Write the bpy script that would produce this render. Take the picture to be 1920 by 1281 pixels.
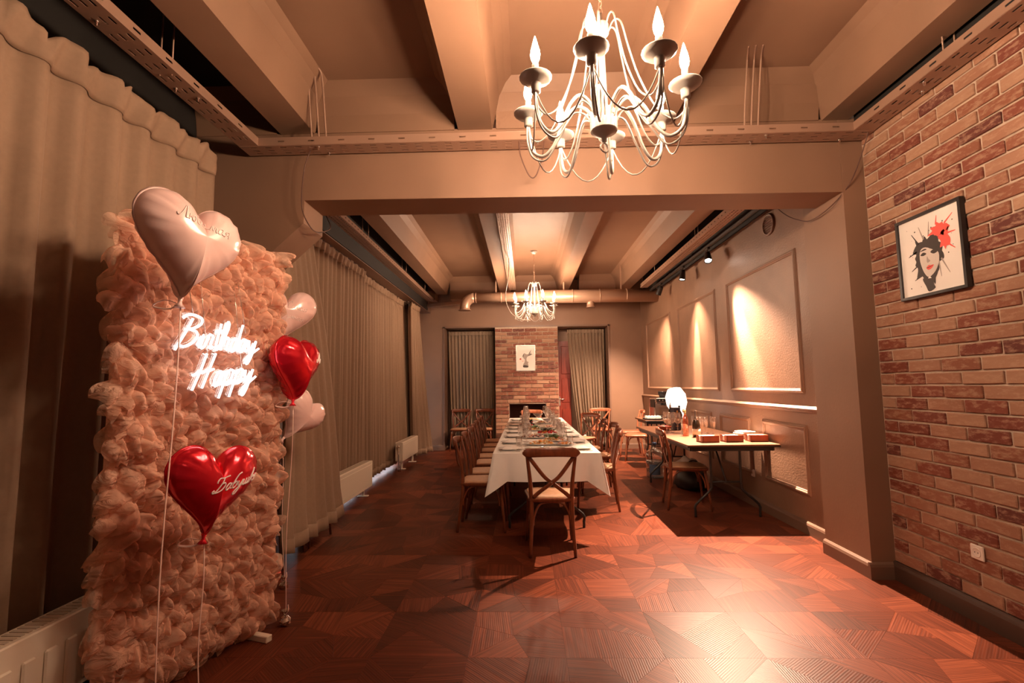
import bpy, math, random
from mathutils import Vector, Matrix
random.seed(7)
PI = math.pi
S = bpy.context.scene
for o in list(bpy.data.objects): bpy.data.objects.remove(o)
COL = S.collection

# ------------------------------------------------------------------ camera, world, exposure
cd = bpy.data.cameras.new('camera'); cam = bpy.data.objects.new('camera', cd); COL.objects.link(cam)
R = Vector((.99954462, .02743974, -.01255464)); U = Vector((.01499317, -.09055114, .99577894)); F = Vector((-.02618708, .99551371, .09092131))
m = Matrix((R, U, -F)).transposed().to_4x4(); m.translation = Vector((0, 0, 1.40))
cam.matrix_world = m
cd.sensor_width = 36; cd.lens = 907 / 1920 * 36; cd.clip_start = .05
S.camera = cam
S.cycles.transparent_max_bounces = 32
S.view_settings.view_transform = 'Standard'; S.view_settings.look = 'None'
S.view_settings.gamma = 1; S.view_settings.use_curve_mapping = False
S.view_settings.exposure = 0.85
W = bpy.data.worlds.new('world'); S.world = W; W.use_nodes = True
W.node_tree.nodes['Background'].inputs[0].default_value = (.9, .75, .62, 1)
W.node_tree.nodes['Background'].inputs[1].default_value = .30
BULB = 430.0          # emission of the candle bulbs
SPOT = 95.0
WARM = (1, .685, .465); SPOTC = (1, .66, .45)
WINDOW_LIGHT = 3.0

def light(name, kind, loc, power, color, size=.1, target=None, angle=None, blend=1):
    l = bpy.data.lights.new(name, kind); l.energy = power; l.color = color
    if kind == 'AREA': l.shape = 'DISK'; l.size = size
    else: l.shadow_soft_size = size
    if angle: l.spot_size = angle; l.spot_blend = blend
    o = bpy.data.objects.new(name, l); COL.objects.link(o); o.location = loc
    if target is not None:
        d = Vector(target) - Vector(loc); o.rotation_euler = d.to_track_quat('-Z', 'Y').to_euler()
    return o
# unseen soft area light added behind the camera as weak fill
light('fill_light_near', 'AREA', (1.2, -1.6, 3.3), 3, WARM, 1.2, (.4, 0.2, 0))

# ------------------------------------------------------------------ materials
def mat(name, col, rough=.5, metal=0, var=0, scale=6, bump=0, bscale=80, stretch=None, coat=0, emit=0, ecol=None, spec=.5, trl=0, alpha=1):
    M = bpy.data.materials.new(name); M.use_nodes = True; n = M.node_tree.nodes; L = M.node_tree.links
    p = n['Principled BSDF']; p.inputs['Base Color'].default_value = (*col, 1)
    p.inputs['Roughness'].default_value = rough; p.inputs['Metallic'].default_value = metal
    p.inputs['Specular IOR Level'].default_value = spec
    if coat: p.inputs['Coat Weight'].default_value = coat; p.inputs['Coat Roughness'].default_value = .15
    if emit: p.inputs['Emission Strength'].default_value = emit; p.inputs['Emission Color'].default_value = (*(ecol or col), 1)
    if var or bump:
        tc = n.new('ShaderNodeTexCoord'); mp = n.new('ShaderNodeMapping'); L.new(tc.outputs['Object'], mp.inputs[0])
        if stretch: mp.inputs['Scale'].default_value = stretch
    if var:
        t = n.new('ShaderNodeTexNoise'); t.inputs['Scale'].default_value = scale; t.inputs['Detail'].default_value = 5
        L.new(mp.outputs[0], t.inputs[0])
        r = n.new('ShaderNodeValToRGB'); r.color_ramp.elements[0].position = .3; r.color_ramp.elements[1].position = .7
        r.color_ramp.elements[0].color = (*[c * (1 - var) for c in col], 1); r.color_ramp.elements[1].color = (*[min(1, c * (1 + var)) for c in col], 1)
        L.new(t.outputs['Fac'], r.inputs[0]); L.new(r.outputs[0], p.inputs['Base Color'])
    if bump:
        t2 = n.new('ShaderNodeTexNoise'); t2.inputs['Scale'].default_value = bscale; t2.inputs['Detail'].default_value = 4; L.new(mp.outputs[0], t2.inputs[0])
        b = n.new('ShaderNodeBump'); b.inputs['Strength'].default_value = bump; b.inputs['Distance'].default_value = .01
        L.new(t2.outputs['Fac'], b.inputs['Height']); L.new(b.outputs[0], p.inputs['Normal'])
    if trl or alpha < 1:
        out = n['Material Output']; last = p.outputs[0]
        if trl:
            tr = n.new('ShaderNodeBsdfTranslucent'); tr.inputs[0].default_value = (*col, 1); mx = n.new('ShaderNodeMixShader'); mx.inputs[0].default_value = trl
            L.new(last, mx.inputs[1]); L.new(tr.outputs[0], mx.inputs[2]); last = mx.outputs[0]
        if alpha < 1:
            tp = n.new('ShaderNodeBsdfTransparent'); mx = n.new('ShaderNodeMixShader'); mx.inputs[0].default_value = alpha
            L.new(tp.outputs[0], mx.inputs[1]); L.new(last, mx.inputs[2]); last = mx.outputs[0]
        L.new(last, out.inputs['Surface'])
    return M

def glassmat(name, tint, refl=.9, thick=.06):
    M = bpy.data.materials.new(name); M.use_nodes = True; n = M.node_tree.nodes; L = M.node_tree.links
    out = n['Material Output']; n.remove(n['Principled BSDF'])
    tp = n.new('ShaderNodeBsdfTransparent'); tp.inputs[0].default_value = (*tint, 1)
    gl = n.new('ShaderNodeBsdfGlossy'); gl.inputs['Roughness'].default_value = .04; gl.inputs[0].default_value = (refl, refl, refl, 1)
    lw = n.new('ShaderNodeLayerWeight'); lw.inputs['Blend'].default_value = .5; fr = n.new('ShaderNodeMath'); fr.operation = 'POWER'; fr.inputs[1].default_value = 2.4; L.new(lw.outputs['Facing'], fr.inputs[0])
    mt = n.new('ShaderNodeMath'); mt.operation = 'ADD'; mt.inputs[1].default_value = thick; mt.use_clamp = True
    L.new(fr.outputs[0], mt.inputs[0]); mx = n.new('ShaderNodeMixShader'); L.new(mt.outputs[0], mx.inputs[0])
    L.new(tp.outputs[0], mx.inputs[1]); L.new(gl.outputs[0], mx.inputs[2]); L.new(mx.outputs[0], out.inputs[0])
    return M

TAUPE = (.245, .138, .086)
M = {}
M['wall'] = mat('taupe_paint', TAUPE, .55, var=.08, scale=1.6, bump=.05, bscale=40)
M['plaster'] = mat('taupe_plaster', TAUPE, .5, var=.16, scale=2.5, bump=.22, bscale=55)
M['ceil'] = mat('ceiling_paint', (.235, .130, .078), .6, var=.09, scale=1.5, bump=.04, bscale=30)
M['base'] = mat('baseboard_paint', (.19, .11, .075), .45)
M['tray'] = mat('painted_tray_steel', (.36, .22, .155), .35, metal=.25)
M['steel'] = mat('bright_zinc', (.75, .72, .68), .25, metal=1)
M['duct'] = mat('painted_duct', (.36, .225, .155), .35, metal=.3)
M['dark'] = mat('dark_void', (.02, .016, .012), .9)
M['curtain'] = mat('taupe_curtain_fabric', (.28, .18, .115), .85, var=.05, scale=40, bump=.05, bscale=400)
M['curtain_b'] = mat('sand_curtain_fabric', (.25, .175, .118), .85, var=.06, scale=30, bump=.08, bscale=300)
M['rad'] = mat('cream_radiator_enamel', (.82, .72, .58), .35)
M['radgrille'] = mat('radiator_grille', (.55, .46, .36), .45)
M['wood'] = mat('walnut_chair_wood', (.160, .043, .017), .32, var=.28, scale=9, stretch=(4, 4, 1), coat=.25)
M['seatwood'] = mat('honey_seat', (.50, .28, .16), .5, var=.10, scale=30)
M['chairgold'] = mat('amber_chair_wood', (.40, .135, .066), .32, var=.22, scale=9, stretch=(4, 4, 1), coat=.2)
M['cloth'] = mat('white_tablecloth', (.80, .77, .72), .8, var=.03, scale=6, bump=.06, bscale=25)
M['napkin'] = mat('white_napkin', (.84, .81, .77), .8)
M['china'] = mat('white_china', (.85, .83, .80), .2)
M['cut'] = mat('cutlery_steel', (.72, .70, .67), .18, metal=1)
M['black'] = mat('black_metal', (.018, .016, .015), .4)
M['blackgloss'] = mat('black_gloss', (.012, .011, .012), .2)
M['chrome'] = mat('chrome', (.8, .78, .75), .12, metal=1)
M['glass'] = glassmat('clear_glass', (.985, .985, .985), 1.0, .11)
M['tabletop'] = mat('oak_laminate_top', (.20, .082, .037), .4, var=.15, scale=5, stretch=(1, 9, 1))
M['boxwood'] = mat('mahogany_box', (.26, .05, .02), .35, var=.2, scale=10, coat=.2)
M['chand'] = mat('white_chandelier_enamel', (.42, .39, .35), .3, metal=.15)
M['bulb'] = mat('lit_candle_bulb', (1, .9, .75), .3, emit=BULB, ecol=WARM)
M['neon'] = mat('lit_neon_tube', (1, .97, .95), .3, emit=2.6, ecol=(1, .93, .91))
M['acryl'] = glassmat('clear_acrylic', (1, .95, .93), .9, .12)
M['red'] = mat('red_foil', (.85, .015, .035), .18, metal=.6, coat=.4)
M['pink'] = mat('pearl_pink_foil', (.95, .67, .62), .30, metal=.05, coat=.45)
M['pinkprint'] = mat('pale_pink_print', (.95, .78, .74), .5)
M['print'] = mat('white_print', (.92, .9, .86), .5, emit=.0)
M['ribbon'] = mat('pale_pink_ribbon', (.85, .60, .52), .4)
M['silver'] = mat('crinkled_silver_foil', (.8, .74, .70), .15, metal=1)
M['redfoil'] = mat('crinkled_red_foil', (.75, .05, .08), .15, metal=1)
M['board'] = mat('pink_backdrop_board', (.85, .52, .41), .7)
def tullemat():
    K = bpy.data.materials.new('blush_tulle'); K.use_nodes = True; n = K.node_tree.nodes; L = K.node_tree.links; out = n['Material Output']; n.remove(n['Principled BSDF'])
    c = (1.0, .67, .50, 1); df = n.new('ShaderNodeBsdfDiffuse'); df.inputs[0].default_value = c; tl = n.new('ShaderNodeBsdfTranslucent'); tl.inputs[0].default_value = (1.0, .62, .46, 1)
    m1 = n.new('ShaderNodeMixShader'); m1.inputs[0].default_value = .32; L.new(df.outputs[0], m1.inputs[1]); L.new(tl.outputs[0], m1.inputs[2])
    tp = n.new('ShaderNodeBsdfTransparent'); tp.inputs[0].default_value = (1, .96, .94, 1); lw = n.new('ShaderNodeLayerWeight'); lw.inputs['Blend'].default_value = .5
    mr = n.new('ShaderNodeMapRange'); mr.inputs['To Min'].default_value = .34; mr.inputs['To Max'].default_value = .98; L.new(lw.outputs['Facing'], mr.inputs[0])
    m2 = n.new('ShaderNodeMixShader'); L.new(mr.outputs[0], m2.inputs[0]); L.new(tp.outputs[0], m2.inputs[1]); L.new(m1.outputs[0], m2.inputs[2]); L.new(m2.outputs[0], out.inputs[0])
    tc = n.new('ShaderNodeTexCoord'); mp = n.new('ShaderNodeMapping'); mp.inputs['Scale'].default_value = (1, 1, 1.8); L.new(tc.outputs['Object'], mp.inputs[0]); t = n.new('ShaderNodeTexNoise'); t.inputs['Scale'].default_value = 13; t.inputs['Detail'].default_value = 3; t.inputs['Distortion'].default_value = 1.5; L.new(mp.outputs[0], t.inputs[0])
    b = n.new('ShaderNodeBump'); b.inputs['Strength'].default_value = .8; b.inputs['Distance'].default_value = .05; L.new(t.outputs['Fac'], b.inputs['Height'])
    for q in (df, tl): L.new(b.outputs[0], q.inputs['Normal'])
    return K
M['tulle'] = tullemat()
M['paper'] = mat('print_paper', (.80, .76, .71), .35)
M['ink'] = mat('black_ink', (.035, .025, .022), .5)
M['inkgrey'] = mat('grey_ink', (.35, .30, .27), .5)
M['inkred'] = mat('red_ink', (.80, .10, .08), .5)
M['paperskin'] = mat('light_grey_ink', (.62, .56, .51), .5)
M['frame'] = mat('black_frame', (.02, .018, .018), .35)
M['framesilver'] = mat('silver_frame', (.42, .40, .38), .3, metal=.7)
M['mortar'] = mat('grey_mortar', (.50, .39, .30), .9, var=.15, scale=20, bump=.3, bscale=120)
M['door'] = mat('red_door_wood', (.20, .028, .016), .35, var=.25, scale=6, stretch=(5, 5, .6))
M['firebox'] = mat('sooty_firebox', (.09, .03, .02), .8)
M['socket'] = mat('white_socket_plastic', (.80, .74, .66), .35)
M['water'] = glassmat('blue_bottle_plastic', (.80, .88, .92), .9, .16)
M['waterfill'] = glassmat('water_fill', (.72, .82, .87), .8, .12)
M['champ'] = mat('dark_green_bottle_glass', (.03, .022, .012), .08, coat=.5)
M['rose'] = glassmat('rose_wine_glass', (.95, .50, .36), .9, .20)
M['gold'] = mat('gold_foil', (.75, .50, .22), .25, metal=.9)
M['label'] = mat('cream_label', (.70, .62, .50), .5)
M['giftbox'] = mat('dark_navy_carton', (.025, .022, .035), .4)
M['shade'] = mat('lit_white_lampshade', (.9, .86, .8), .7, emit=1.1, ecol=(1, .9, .8))
M['towel'] = mat('white_towel', (.82, .78, .73), .9, bump=.3, bscale=200)
M['windowglow'] = mat('daylit_window_pane', (.8, .85, .95), .3, emit=WINDOW_LIGHT, ecol=(.80, .88, 1.0))
M['cord'] = mat('brown_twisted_cord', (.10, .045, .03), .6)
M['cordpale'] = mat('pale_cord', (.75, .66, .56), .5)

def brickmat():
    K = bpy.data.materials.new('aged_brick'); K.use_nodes = True; n = K.node_tree.nodes; L = K.node_tree.links; p = n['Principled BSDF']
    oi = n.new('ShaderNodeObjectInfo'); at = n.new('ShaderNodeAttribute'); at.attribute_name = 'tone'
    ad = n.new('ShaderNodeMath'); ad.operation = 'ADD'; L.new(oi.outputs['Random'], ad.inputs[0]); L.new(at.outputs['Fac'], ad.inputs[1])
    fr = n.new('ShaderNodeMath'); fr.operation = 'FRACT'; L.new(ad.outputs[0], fr.inputs[0])
    r = n.new('ShaderNodeValToRGB'); r.color_ramp.interpolation = 'CONSTANT'
    cols = [(0, (.33, .17, .105)), (.14, (.235, .085, .046)), (.28, (.165, .038, .021)), (.42, (.36, .20, .125)), (.54, (.20, .052, .028)), (.66, (.28, .12, .07)), (.78, (.115, .027, .018)), (.90, (.31, .15, .09))]
    e = r.color_ramp.elements; e[0].position = 0; e[0].color = (*cols[0][1], 1); e[1].position = cols[1][0]; e[1].color = (*cols[1][1], 1)
    for q, c in cols[2:]: x = e.new(q); x.color = (*c, 1)
    L.new(fr.outputs[0], r.inputs[0])
    ge = n.new('ShaderNodeNewGeometry'); mp = n.new('ShaderNodeMapping'); mp.inputs['Scale'].default_value = (5, 5, 14); L.new(ge.outputs['Position'], mp.inputs[0])
    t = n.new('ShaderNodeTexNoise'); t.inputs['Scale'].default_value = 3.2; t.inputs['Detail'].default_value = 8; t.inputs['Roughness'].default_value = .7; L.new(mp.outputs[0], t.inputs[0])
    rr = n.new('ShaderNodeValToRGB'); rr.color_ramp.elements[0].position = .48; rr.color_ramp.elements[1].position = .62; L.new(t.outputs['Fac'], rr.inputs[0])
    sc = n.new('ShaderNodeMath'); sc.operation = 'MULTIPLY'; sc.inputs[1].default_value = .6; L.new(rr.outputs[0], sc.inputs[0])
    mx = n.new('ShaderNodeMix'); mx.data_type = 'RGBA'; mx.inputs['B'].default_value = (.44, .275, .18, 1)
    L.new(sc.outputs[0], mx.inputs['Factor']); L.new(r.outputs[0], mx.inputs['A']); L.new(mx.outputs['Result'], p.inputs['Base Color'])
    p.inputs['Roughness'].default_value = .75
    b = n.new('ShaderNodeBump'); b.inputs['Strength'].default_value = .35; b.inputs['Distance'].default_value = .006; L.new(t.outputs['Fac'], b.inputs['Height']); L.new(b.outputs[0], p.inputs['Normal'])
    return K
M['brick'] = brickmat()

def floormat():
    K = bpy.data.materials.new('parquet_veneer'); K.use_nodes = True; n = K.node_tree.nodes; L = K.node_tree.links; p = n['Principled BSDF']
    uv = n.new('ShaderNodeUVMap'); at = n.new('ShaderNodeAttribute'); at.attribute_name = 'tone'
    mp = n.new('ShaderNodeMapping'); mp.inputs['Scale'].default_value = (2.2, 75, 1); L.new(uv.outputs[0], mp.inputs[0])
    t = n.new('ShaderNodeTexNoise'); t.inputs['Scale'].default_value = 1; t.inputs['Detail'].default_value = 4; L.new(mp.outputs[0], t.inputs[0])
    m1 = n.new('ShaderNodeMath'); m1.operation = 'MULTIPLY_ADD'; m1.inputs[1].default_value = 1.0; m1.inputs[2].default_value = -.50; L.new(t.outputs['Fac'], m1.inputs[0])
    m2 = n.new('ShaderNodeMath'); m2.operation = 'ADD'; m2.use_clamp = True; L.new(m1.outputs[0], m2.inputs[0]); L.new(at.outputs['Fac'], m2.inputs[1])
    r = n.new('ShaderNodeValToRGB'); e = r.color_ramp.elements
    e[0].color = (.030, .008, .004, 1); e[1].color = (.31, .082, .036, 1); x = e.new(.5); x.color = (.122, .028, .012, 1)
    L.new(m2.outputs[0], r.inputs[0]); L.new(r.outputs[0], p.inputs['Base Color'])
    w = n.new('ShaderNodeTexWave'); w.bands_direction = 'Y'; w.inputs['Scale'].default_value = 26; w.inputs['Distortion'].default_value = .6; w.inputs['Detail'].default_value = 1; L.new(uv.outputs[0], w.inputs[0])
    b = n.new('ShaderNodeBump'); b.inputs['Strength'].default_value = .12; b.inputs['Distance'].default_value = .003; L.new(w.outputs['Fac'], b.inputs['Height']); L.new(b.outputs[0], p.inputs['Normal'])
    p.inputs['Roughness'].default_value = .40; p.inputs['Specular IOR Level'].default_value = .16
    return K
M['floor'] = floormat()

# ------------------------------------------------------------------ mesh helpers
def V3(p): return Vector(p)
def smooth_path(pts, sub=4, closed=False):
    P = [Vector(p) for p in pts]; n = len(P)
    if n < 3: return P
    out = []
    rng = range(n if closed else n - 1)
    for i in rng:
        p0 = P[(i - 1) % n] if (closed or i > 0) else P[0] * 2 - P[1]
        p1 = P[i]; p2 = P[(i + 1) % n]; p3 = P[(i + 2) % n] if (closed or i + 2 < n) else P[-1] * 2 - P[-2]
        for k in range(sub):
            t = k / sub
            out.append(.5 * ((2 * p1) + (p2 - p0) * t + (2 * p0 - 5 * p1 + 4 * p2 - p3) * t * t + (3 * p1 - p0 - 3 * p2 + p3) * t ** 3))
    if not closed: out.append(P[-1])
    return out

class MB:
    def __init__(s): s.v = []; s.f = []; s.m = []; s.s = []
    def add(s, verts, faces, mi=0, sm=False):
        b = len(s.v); s.v += [tuple(p) for p in verts]
        for f in faces: s.f.append([i + b for i in f]); s.m.append(mi); s.s.append(sm)
        return s
    def box(s, c, size, b=0, rot=None, mi=0):
        hx, hy, hz = [x / 2 for x in size]; c = Vector(c)
        b = min(b, hx * .9, hy * .9, hz * .9)
        if b <= 0:
            vs = [Vector((x * hx, y * hy, z * hz)) for x in (-1, 1) for y in (-1, 1) for z in (-1, 1)]
            fs = [(0, 1, 3, 2), (4, 6, 7, 5), (0, 4, 5, 1), (2, 3, 7, 6), (0, 2, 6, 4), (1, 5, 7, 3)]
        else:
            vs = []; ix = {}
            for sx in (-1, 1):
                for sy in (-1, 1):
                    for sz in (-1, 1):
                        for a in range(3):
                            q = [sx * hx, sy * hy, sz * hz]
                            for k in range(3):
                                if k != a: q[k] -= (sx, sy, sz)[k] * b
                            ix[(sx, sy, sz, a)] = len(vs); vs.append(Vector(q))
            fs = []
            for a in range(3):
                o1, o2 = [k for k in range(3) if k != a]
                for sg in (-1, 1):
                    q = []
                    for (u, w) in ((-1, -1), (1, -1), (1, 1), (-1, 1)):
                        k = [0, 0, 0]; k[a] = sg; k[o1] = u; k[o2] = w; q.append(ix[(*k, a)])
                    fs.append(q)
            for a in range(3):
                o1, o2 = [k for k in range(3) if k != a]
                for u in (-1, 1):
                    for w in (-1, 1):
                        k1 = [0, 0, 0]; k1[o1] = u; k1[o2] = w; k2 = list(k1); k1[a] = -1; k2[a] = 1
                        fs.append([ix[(*k1, o1)], ix[(*k2, o1)], ix[(*k2, o2)], ix[(*k1, o2)]])
            for sx in (-1, 1):
                for sy in (-1, 1):
                    for sz in (-1, 1): fs.append([ix[(sx, sy, sz, a)] for a in range(3)])
            ff = []
            for f in fs:
                nn = (vs[f[1]] - vs[f[0]]).cross(vs[f[2]] - vs[f[0]]); cc = sum((vs[i] for i in f), Vector()) / len(f)
                ff.append(f if nn.dot(cc) > 0 else f[::-1])
            fs = ff
        if rot is not None:
            Rm = rot if isinstance(rot, Matrix) else Matrix.Rotation(rot, 3, 'Z'); vs = [Rm @ q for q in vs]
        return s.add([q + c for q in vs], fs, mi)
    def bx(s, x0, x1, y0, y1, z0, z1, b=0, mi=0):
        return s.box(((x0 + x1) / 2, (y0 + y1) / 2, (z0 + z1) / 2), (abs(x1 - x0), abs(y1 - y0), abs(z1 - z0)), b, None, mi)
    def tube(s, path, r, n=8, closed=False, mi=0, flat=1.0, up=None):
        P = [Vector(p) for p in path]; k = len(P)
        rs = r if isinstance(r, (list, tuple)) else [r] * k
        T = []
        for i in range(k):
            a = P[(i - 1) % k] if (closed or i) else P[0]; b = P[(i + 1) % k] if (closed or i < k - 1) else P[-1]
            d = b - a; T.append(d.normalized() if d.length > 1e-9 else Vector((0, 0, 1)))
        u = Vector(up) if up else (Vector((0, 0, 1)) if abs(T[0].z) < .9 else Vector((1, 0, 0)))
        vs = []
        for i in range(k):
            t = T[i]; u = u - t * u.dot(t)
            if u.length < 1e-6: u = t.orthogonal()
            u.normalize(); w = t.cross(u)
            for j in range(n):
                a = 2 * PI * j / n; vs.append(P[i] + (u * math.cos(a) * flat + w * math.sin(a)) * rs[i])
        fs = []
        for i in range(k if closed else k - 1):
            for j in range(n):
                a = i * n + j; b = i * n + (j + 1) % n; c = ((i + 1) % k) * n + (j + 1) % n; d = ((i + 1) % k) * n + j
                fs.append((a, b, c, d))
        s.add(vs, fs, mi, True)
        if not closed:
            b0 = len(s.v) - k * n
            s.f.append([b0 + j for j in range(n)][::-1]); s.m.append(mi); s.s.append(False)
            s.f.append([b0 + (k - 1) * n + j for j in range(n)]); s.m.append(mi); s.s.append(False)
        return s
    def lathe(s, prof, n=16, c=(0, 0, 0), mi=0, sm=True, mtx=None, sx=1, sy=1):
        vs = []; fs = []; c = Vector(c)
        for (r, z) in prof:
            for j in range(n):
                a = 2 * PI * j / n; q = Vector((r * math.cos(a) * sx, r * math.sin(a) * sy, z))
                if mtx is not None: q = mtx @ q
                vs.append(c + q)
        for i in range(len(prof) - 1):
            for j in range(n): fs.append((i * n + j, i * n + (j + 1) % n, (i + 1) * n + (j + 1) % n, (i + 1) * n + j))
        fs2 = []
        if prof[0][0] > 1e-5: fs2.append([j for j in range(n)][::-1])
        if prof[-1][0] > 1e-5: fs2.append([(len(prof) - 1) * n + j for j in range(n)])
        b = len(s.v); s.add(vs, fs, mi, sm)
        for f in fs2: s.f.append([b + i for i in f]); s.m.append(mi); s.s.append(False)
        return s
    def grid(s, fn, nu, nv, mi=0, sm=True):
        vs = [fn(i / nu, j / nv) for j in range(nv + 1) for i in range(nu + 1)]
        fs = [(j * (nu + 1) + i, j * (nu + 1) + i + 1, (j + 1) * (nu + 1) + i + 1, (j + 1) * (nu + 1) + i) for j in range(nv) for i in range(nu)]
        return s.add(vs, fs, mi, sm)
    def prism(s, poly, h0, h1, axis='z', mi=0):
        n = len(poly)
        def P(a, b, h): return {'z': (a, b, h), 'y': (a, h, b), 'x': (h, a, b)}[axis]
        vs = [P(a, b, h0) for a, b in poly] + [P(a, b, h1) for a, b in poly]
        fs = [list(range(n))[::-1], list(range(n, 2 * n))] + [(i, (i + 1) % n, n + (i + 1) % n, n + i) for i in range(n)]
        return s.add(vs, fs, mi)
    def mesh(s, name, mats):
        me = bpy.data.meshes.new(name); me.from_pydata(s.v, [], s.f); me.update()
        for q in (mats if isinstance(mats, (list, tuple)) else [mats]): me.materials.append(q)
        me.polygons.foreach_set('material_index', s.m); me.polygons.foreach_set('use_smooth', s.s); me.update()
        return me
    def obj(s, name, mats, parent=None, kind=None, fix=False):
        me = s.mesh(name, mats)
        if fix: fixn(me)
        return mk(name, me, parent, kind)
def fixn(me):
    import bmesh
    b = bmesh.new(); b.from_mesh(me); bmesh.ops.recalc_face_normals(b, faces=b.faces); b.to_mesh(me); b.free()
def mk(name, me, parent=None, kind=None):
    o = bpy.data.objects.new(name, me); COL.objects.link(o)
    if parent: o.parent = parent
    if kind: o['kind'] = kind
    return o
def tag(o, label, cat, group=None, kind=None):
    o['label'] = label; o['category'] = cat
    if group: o['group'] = group
    if kind: o['kind'] = kind
    return o
def thing(name, label, cat, loc=(0, 0, 0), rz=0, group=None):
    o = bpy.data.objects.new(name, None); COL.objects.link(o); o.location = loc; o.rotation_euler = (0, 0, rz); o.empty_display_size = .1
    return tag(o, label, cat, group)
def dup(root, loc, rz=0, label=None, group=None):
    def cp(o, par):
        c = o.copy(); COL.objects.link(c); c.parent = par
        for ch in list(o.children): cp(ch, c)
        return c
    c = cp(root, None); c.location = loc; c.rotation_euler = (0, 0, rz)
    if label: c['label'] = label
    if group: c['group'] = group
    return c
def struct(name, mb, m, label=None, parent=None, fix=False):
    o = mb.obj(name, m, parent, 'structure', fix)
    if label: o['label'] = label
    return o
def lab(o, t): o['label'] = t; return o

# ------------------------------------------------------------------ floor: 0.51 m parquet tiles, each of five veneer pieces
floor = struct('floor', MB().bx(-2.9, 2.9, -2.6, 11.6, -.10, -.005), mat('dark_subfloor', (.06, .02, .012), .6), 'dark red-brown geometric parquet floor')
TS = .51
def clip_inset(poly, d):
    cx = sum(p[0] for p in poly) / len(poly); cy = sum(p[1] for p in poly) / len(poly); out = []
    n = len(poly)
    for i in range(n):
        a, b, c = [Vector(poly[k % n]) for k in (i - 1, i, i + 1)]
        u = (a - b).normalized(); w = (c - b).normalized(); bis = u + w
        if bis.length < 1e-4: bis = Vector((cx, cy)) - b
        bis.normalize(); sn = max(.3, abs(u.x * bis.y - u.y * bis.x)); q = b + bis * (d / sn); out.append((q.x, q.y))
    return out
def tile_polys():
    a, b, c, d = (.62, 0), (1, .36), (.40, 1), (0, .66); p = (.46, .44)
    k = random.random()
    if k < .5: return [[(0, 0), a, p], [(0, 0), p, d], [a, (1, 0), b, p], [p, b, (1, 1)], [p, (1, 1), c], [d, p, c, (0, 1)]]
    if k < .8: return [[(0, 0), a, d], [a, (1, 0), b, p], [a, p, d], [p, b, (1, 1), c], [d, p, c, (0, 1)]]
    return [[(0, 0), (1, 0), (0, .5)], [(1, 0), (1, 1), (.45, .275)], [(0, .5), (.45, .275), (1, 1), (.5, 1)], [(0, .5), (.5, 1), (0, 1)]]
pieces = []
for i in range(-6, 8):
    for j in range(-9, 19):
        x0 = -.32 + i * TS; y0 = 2.635 + j * TS; k = random.randrange(4); fl = random.random() < .5
        for poly in tile_polys():
            q = []
            for (u, v) in poly:
                if fl: u, v = v, u
                for _ in range(k): u, v = 1 - v, u
                q.append((x0 + u * TS, y0 + v * TS))
            ar = sum(q[t][0] * q[(t + 1) % len(q)][1] - q[(t + 1) % len(q)][0] * q[t][1] for t in range(len(q)))
            if ar < 0: q = q[::-1]
            cx = sum(p[0] for p in q) / len(q); cy = sum(p[1] for p in q) / len(q)
            if cx < -2.75 or cx > 2.78 or cy > 11.4: continue
            e = max(range(len(q)), key=lambda t: (Vector(q[t]) - Vector(q[(t + 1) % len(q)])).length)
            dv = (Vector(q[(e + 1) % len(q)]) - Vector(q[e])).normalized()
            if random.random() < .3: dv = Vector((-dv.y, dv.x))
            pieces.append((cy, cx, q, dv, min(1, max(0, random.choice((.30, .40, .46, .50, .56, .64)) + random.uniform(-.05, .05)))))
def seen_floor(cx, cy):
    return cy > 2.2 and abs(cx) < cy * 1.06 + .2 and not (cx < -1.3 and cy < 3.3)
order = sorted(range(len(pieces)), key=lambda t: (not seen_floor(pieces[t][1], pieces[t][0]), pieces[t][0] ** 2 + pieces[t][1] ** 2))
def piece_geo(mbv, mbf, uvs, tones, q, dv, tone):
    q1 = clip_inset(q, .00005); q2 = clip_inset(q, .0004); n = len(q); b = len(mbv); ou, ov = random.random() * 9, random.random() * 9
    for p in q1: mbv.append((p[0], p[1], -.004))
    for p in q2: mbv.append((p[0], p[1], 0))
    fs = [[b + n + i for i in range(n)]] + [[b + i, b + (i + 1) % n, b + n + (i + 1) % n, b + n + i] for i in range(n)]
    for f in fs:
        mbf.append(f); tones.append(tone)
        for i in f:
            p = mbv[i]; uvs.append((p[0] * dv.x + p[1] * dv.y + ou, -p[0] * dv.y + p[1] * dv.x + ov))
def piece_obj(name, v, f, uvs, tones, kind=None):
    me = bpy.data.meshes.new(name); me.from_pydata(v, [], f); me.materials.append(M['floor'])
    ul = me.uv_layers.new(name='UVMap'); ul.data.foreach_set('uv', [c for p in uvs for c in p])
    at = me.attributes.new('tone', 'FLOAT', 'FACE'); at.data.foreach_set('value', tones); me.update()
    return mk(name, me, floor, kind)
rv, rf, ru, rt = [], [], [], []
for n_, t in enumerate(order):
    cy, cx, q, dv, tone = pieces[t]
    if n_ < 290:
        v, f, uu, tt = [], [], [], []; piece_geo(v, f, uu, tt, q, dv, tone); piece_obj('parquet_piece', v, f, uu, tt)
    else: piece_geo(rv, rf, ru, rt, q, dv, tone)
piece_obj('far_parquet', rv, rf, ru, rt, 'stuff')

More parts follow.
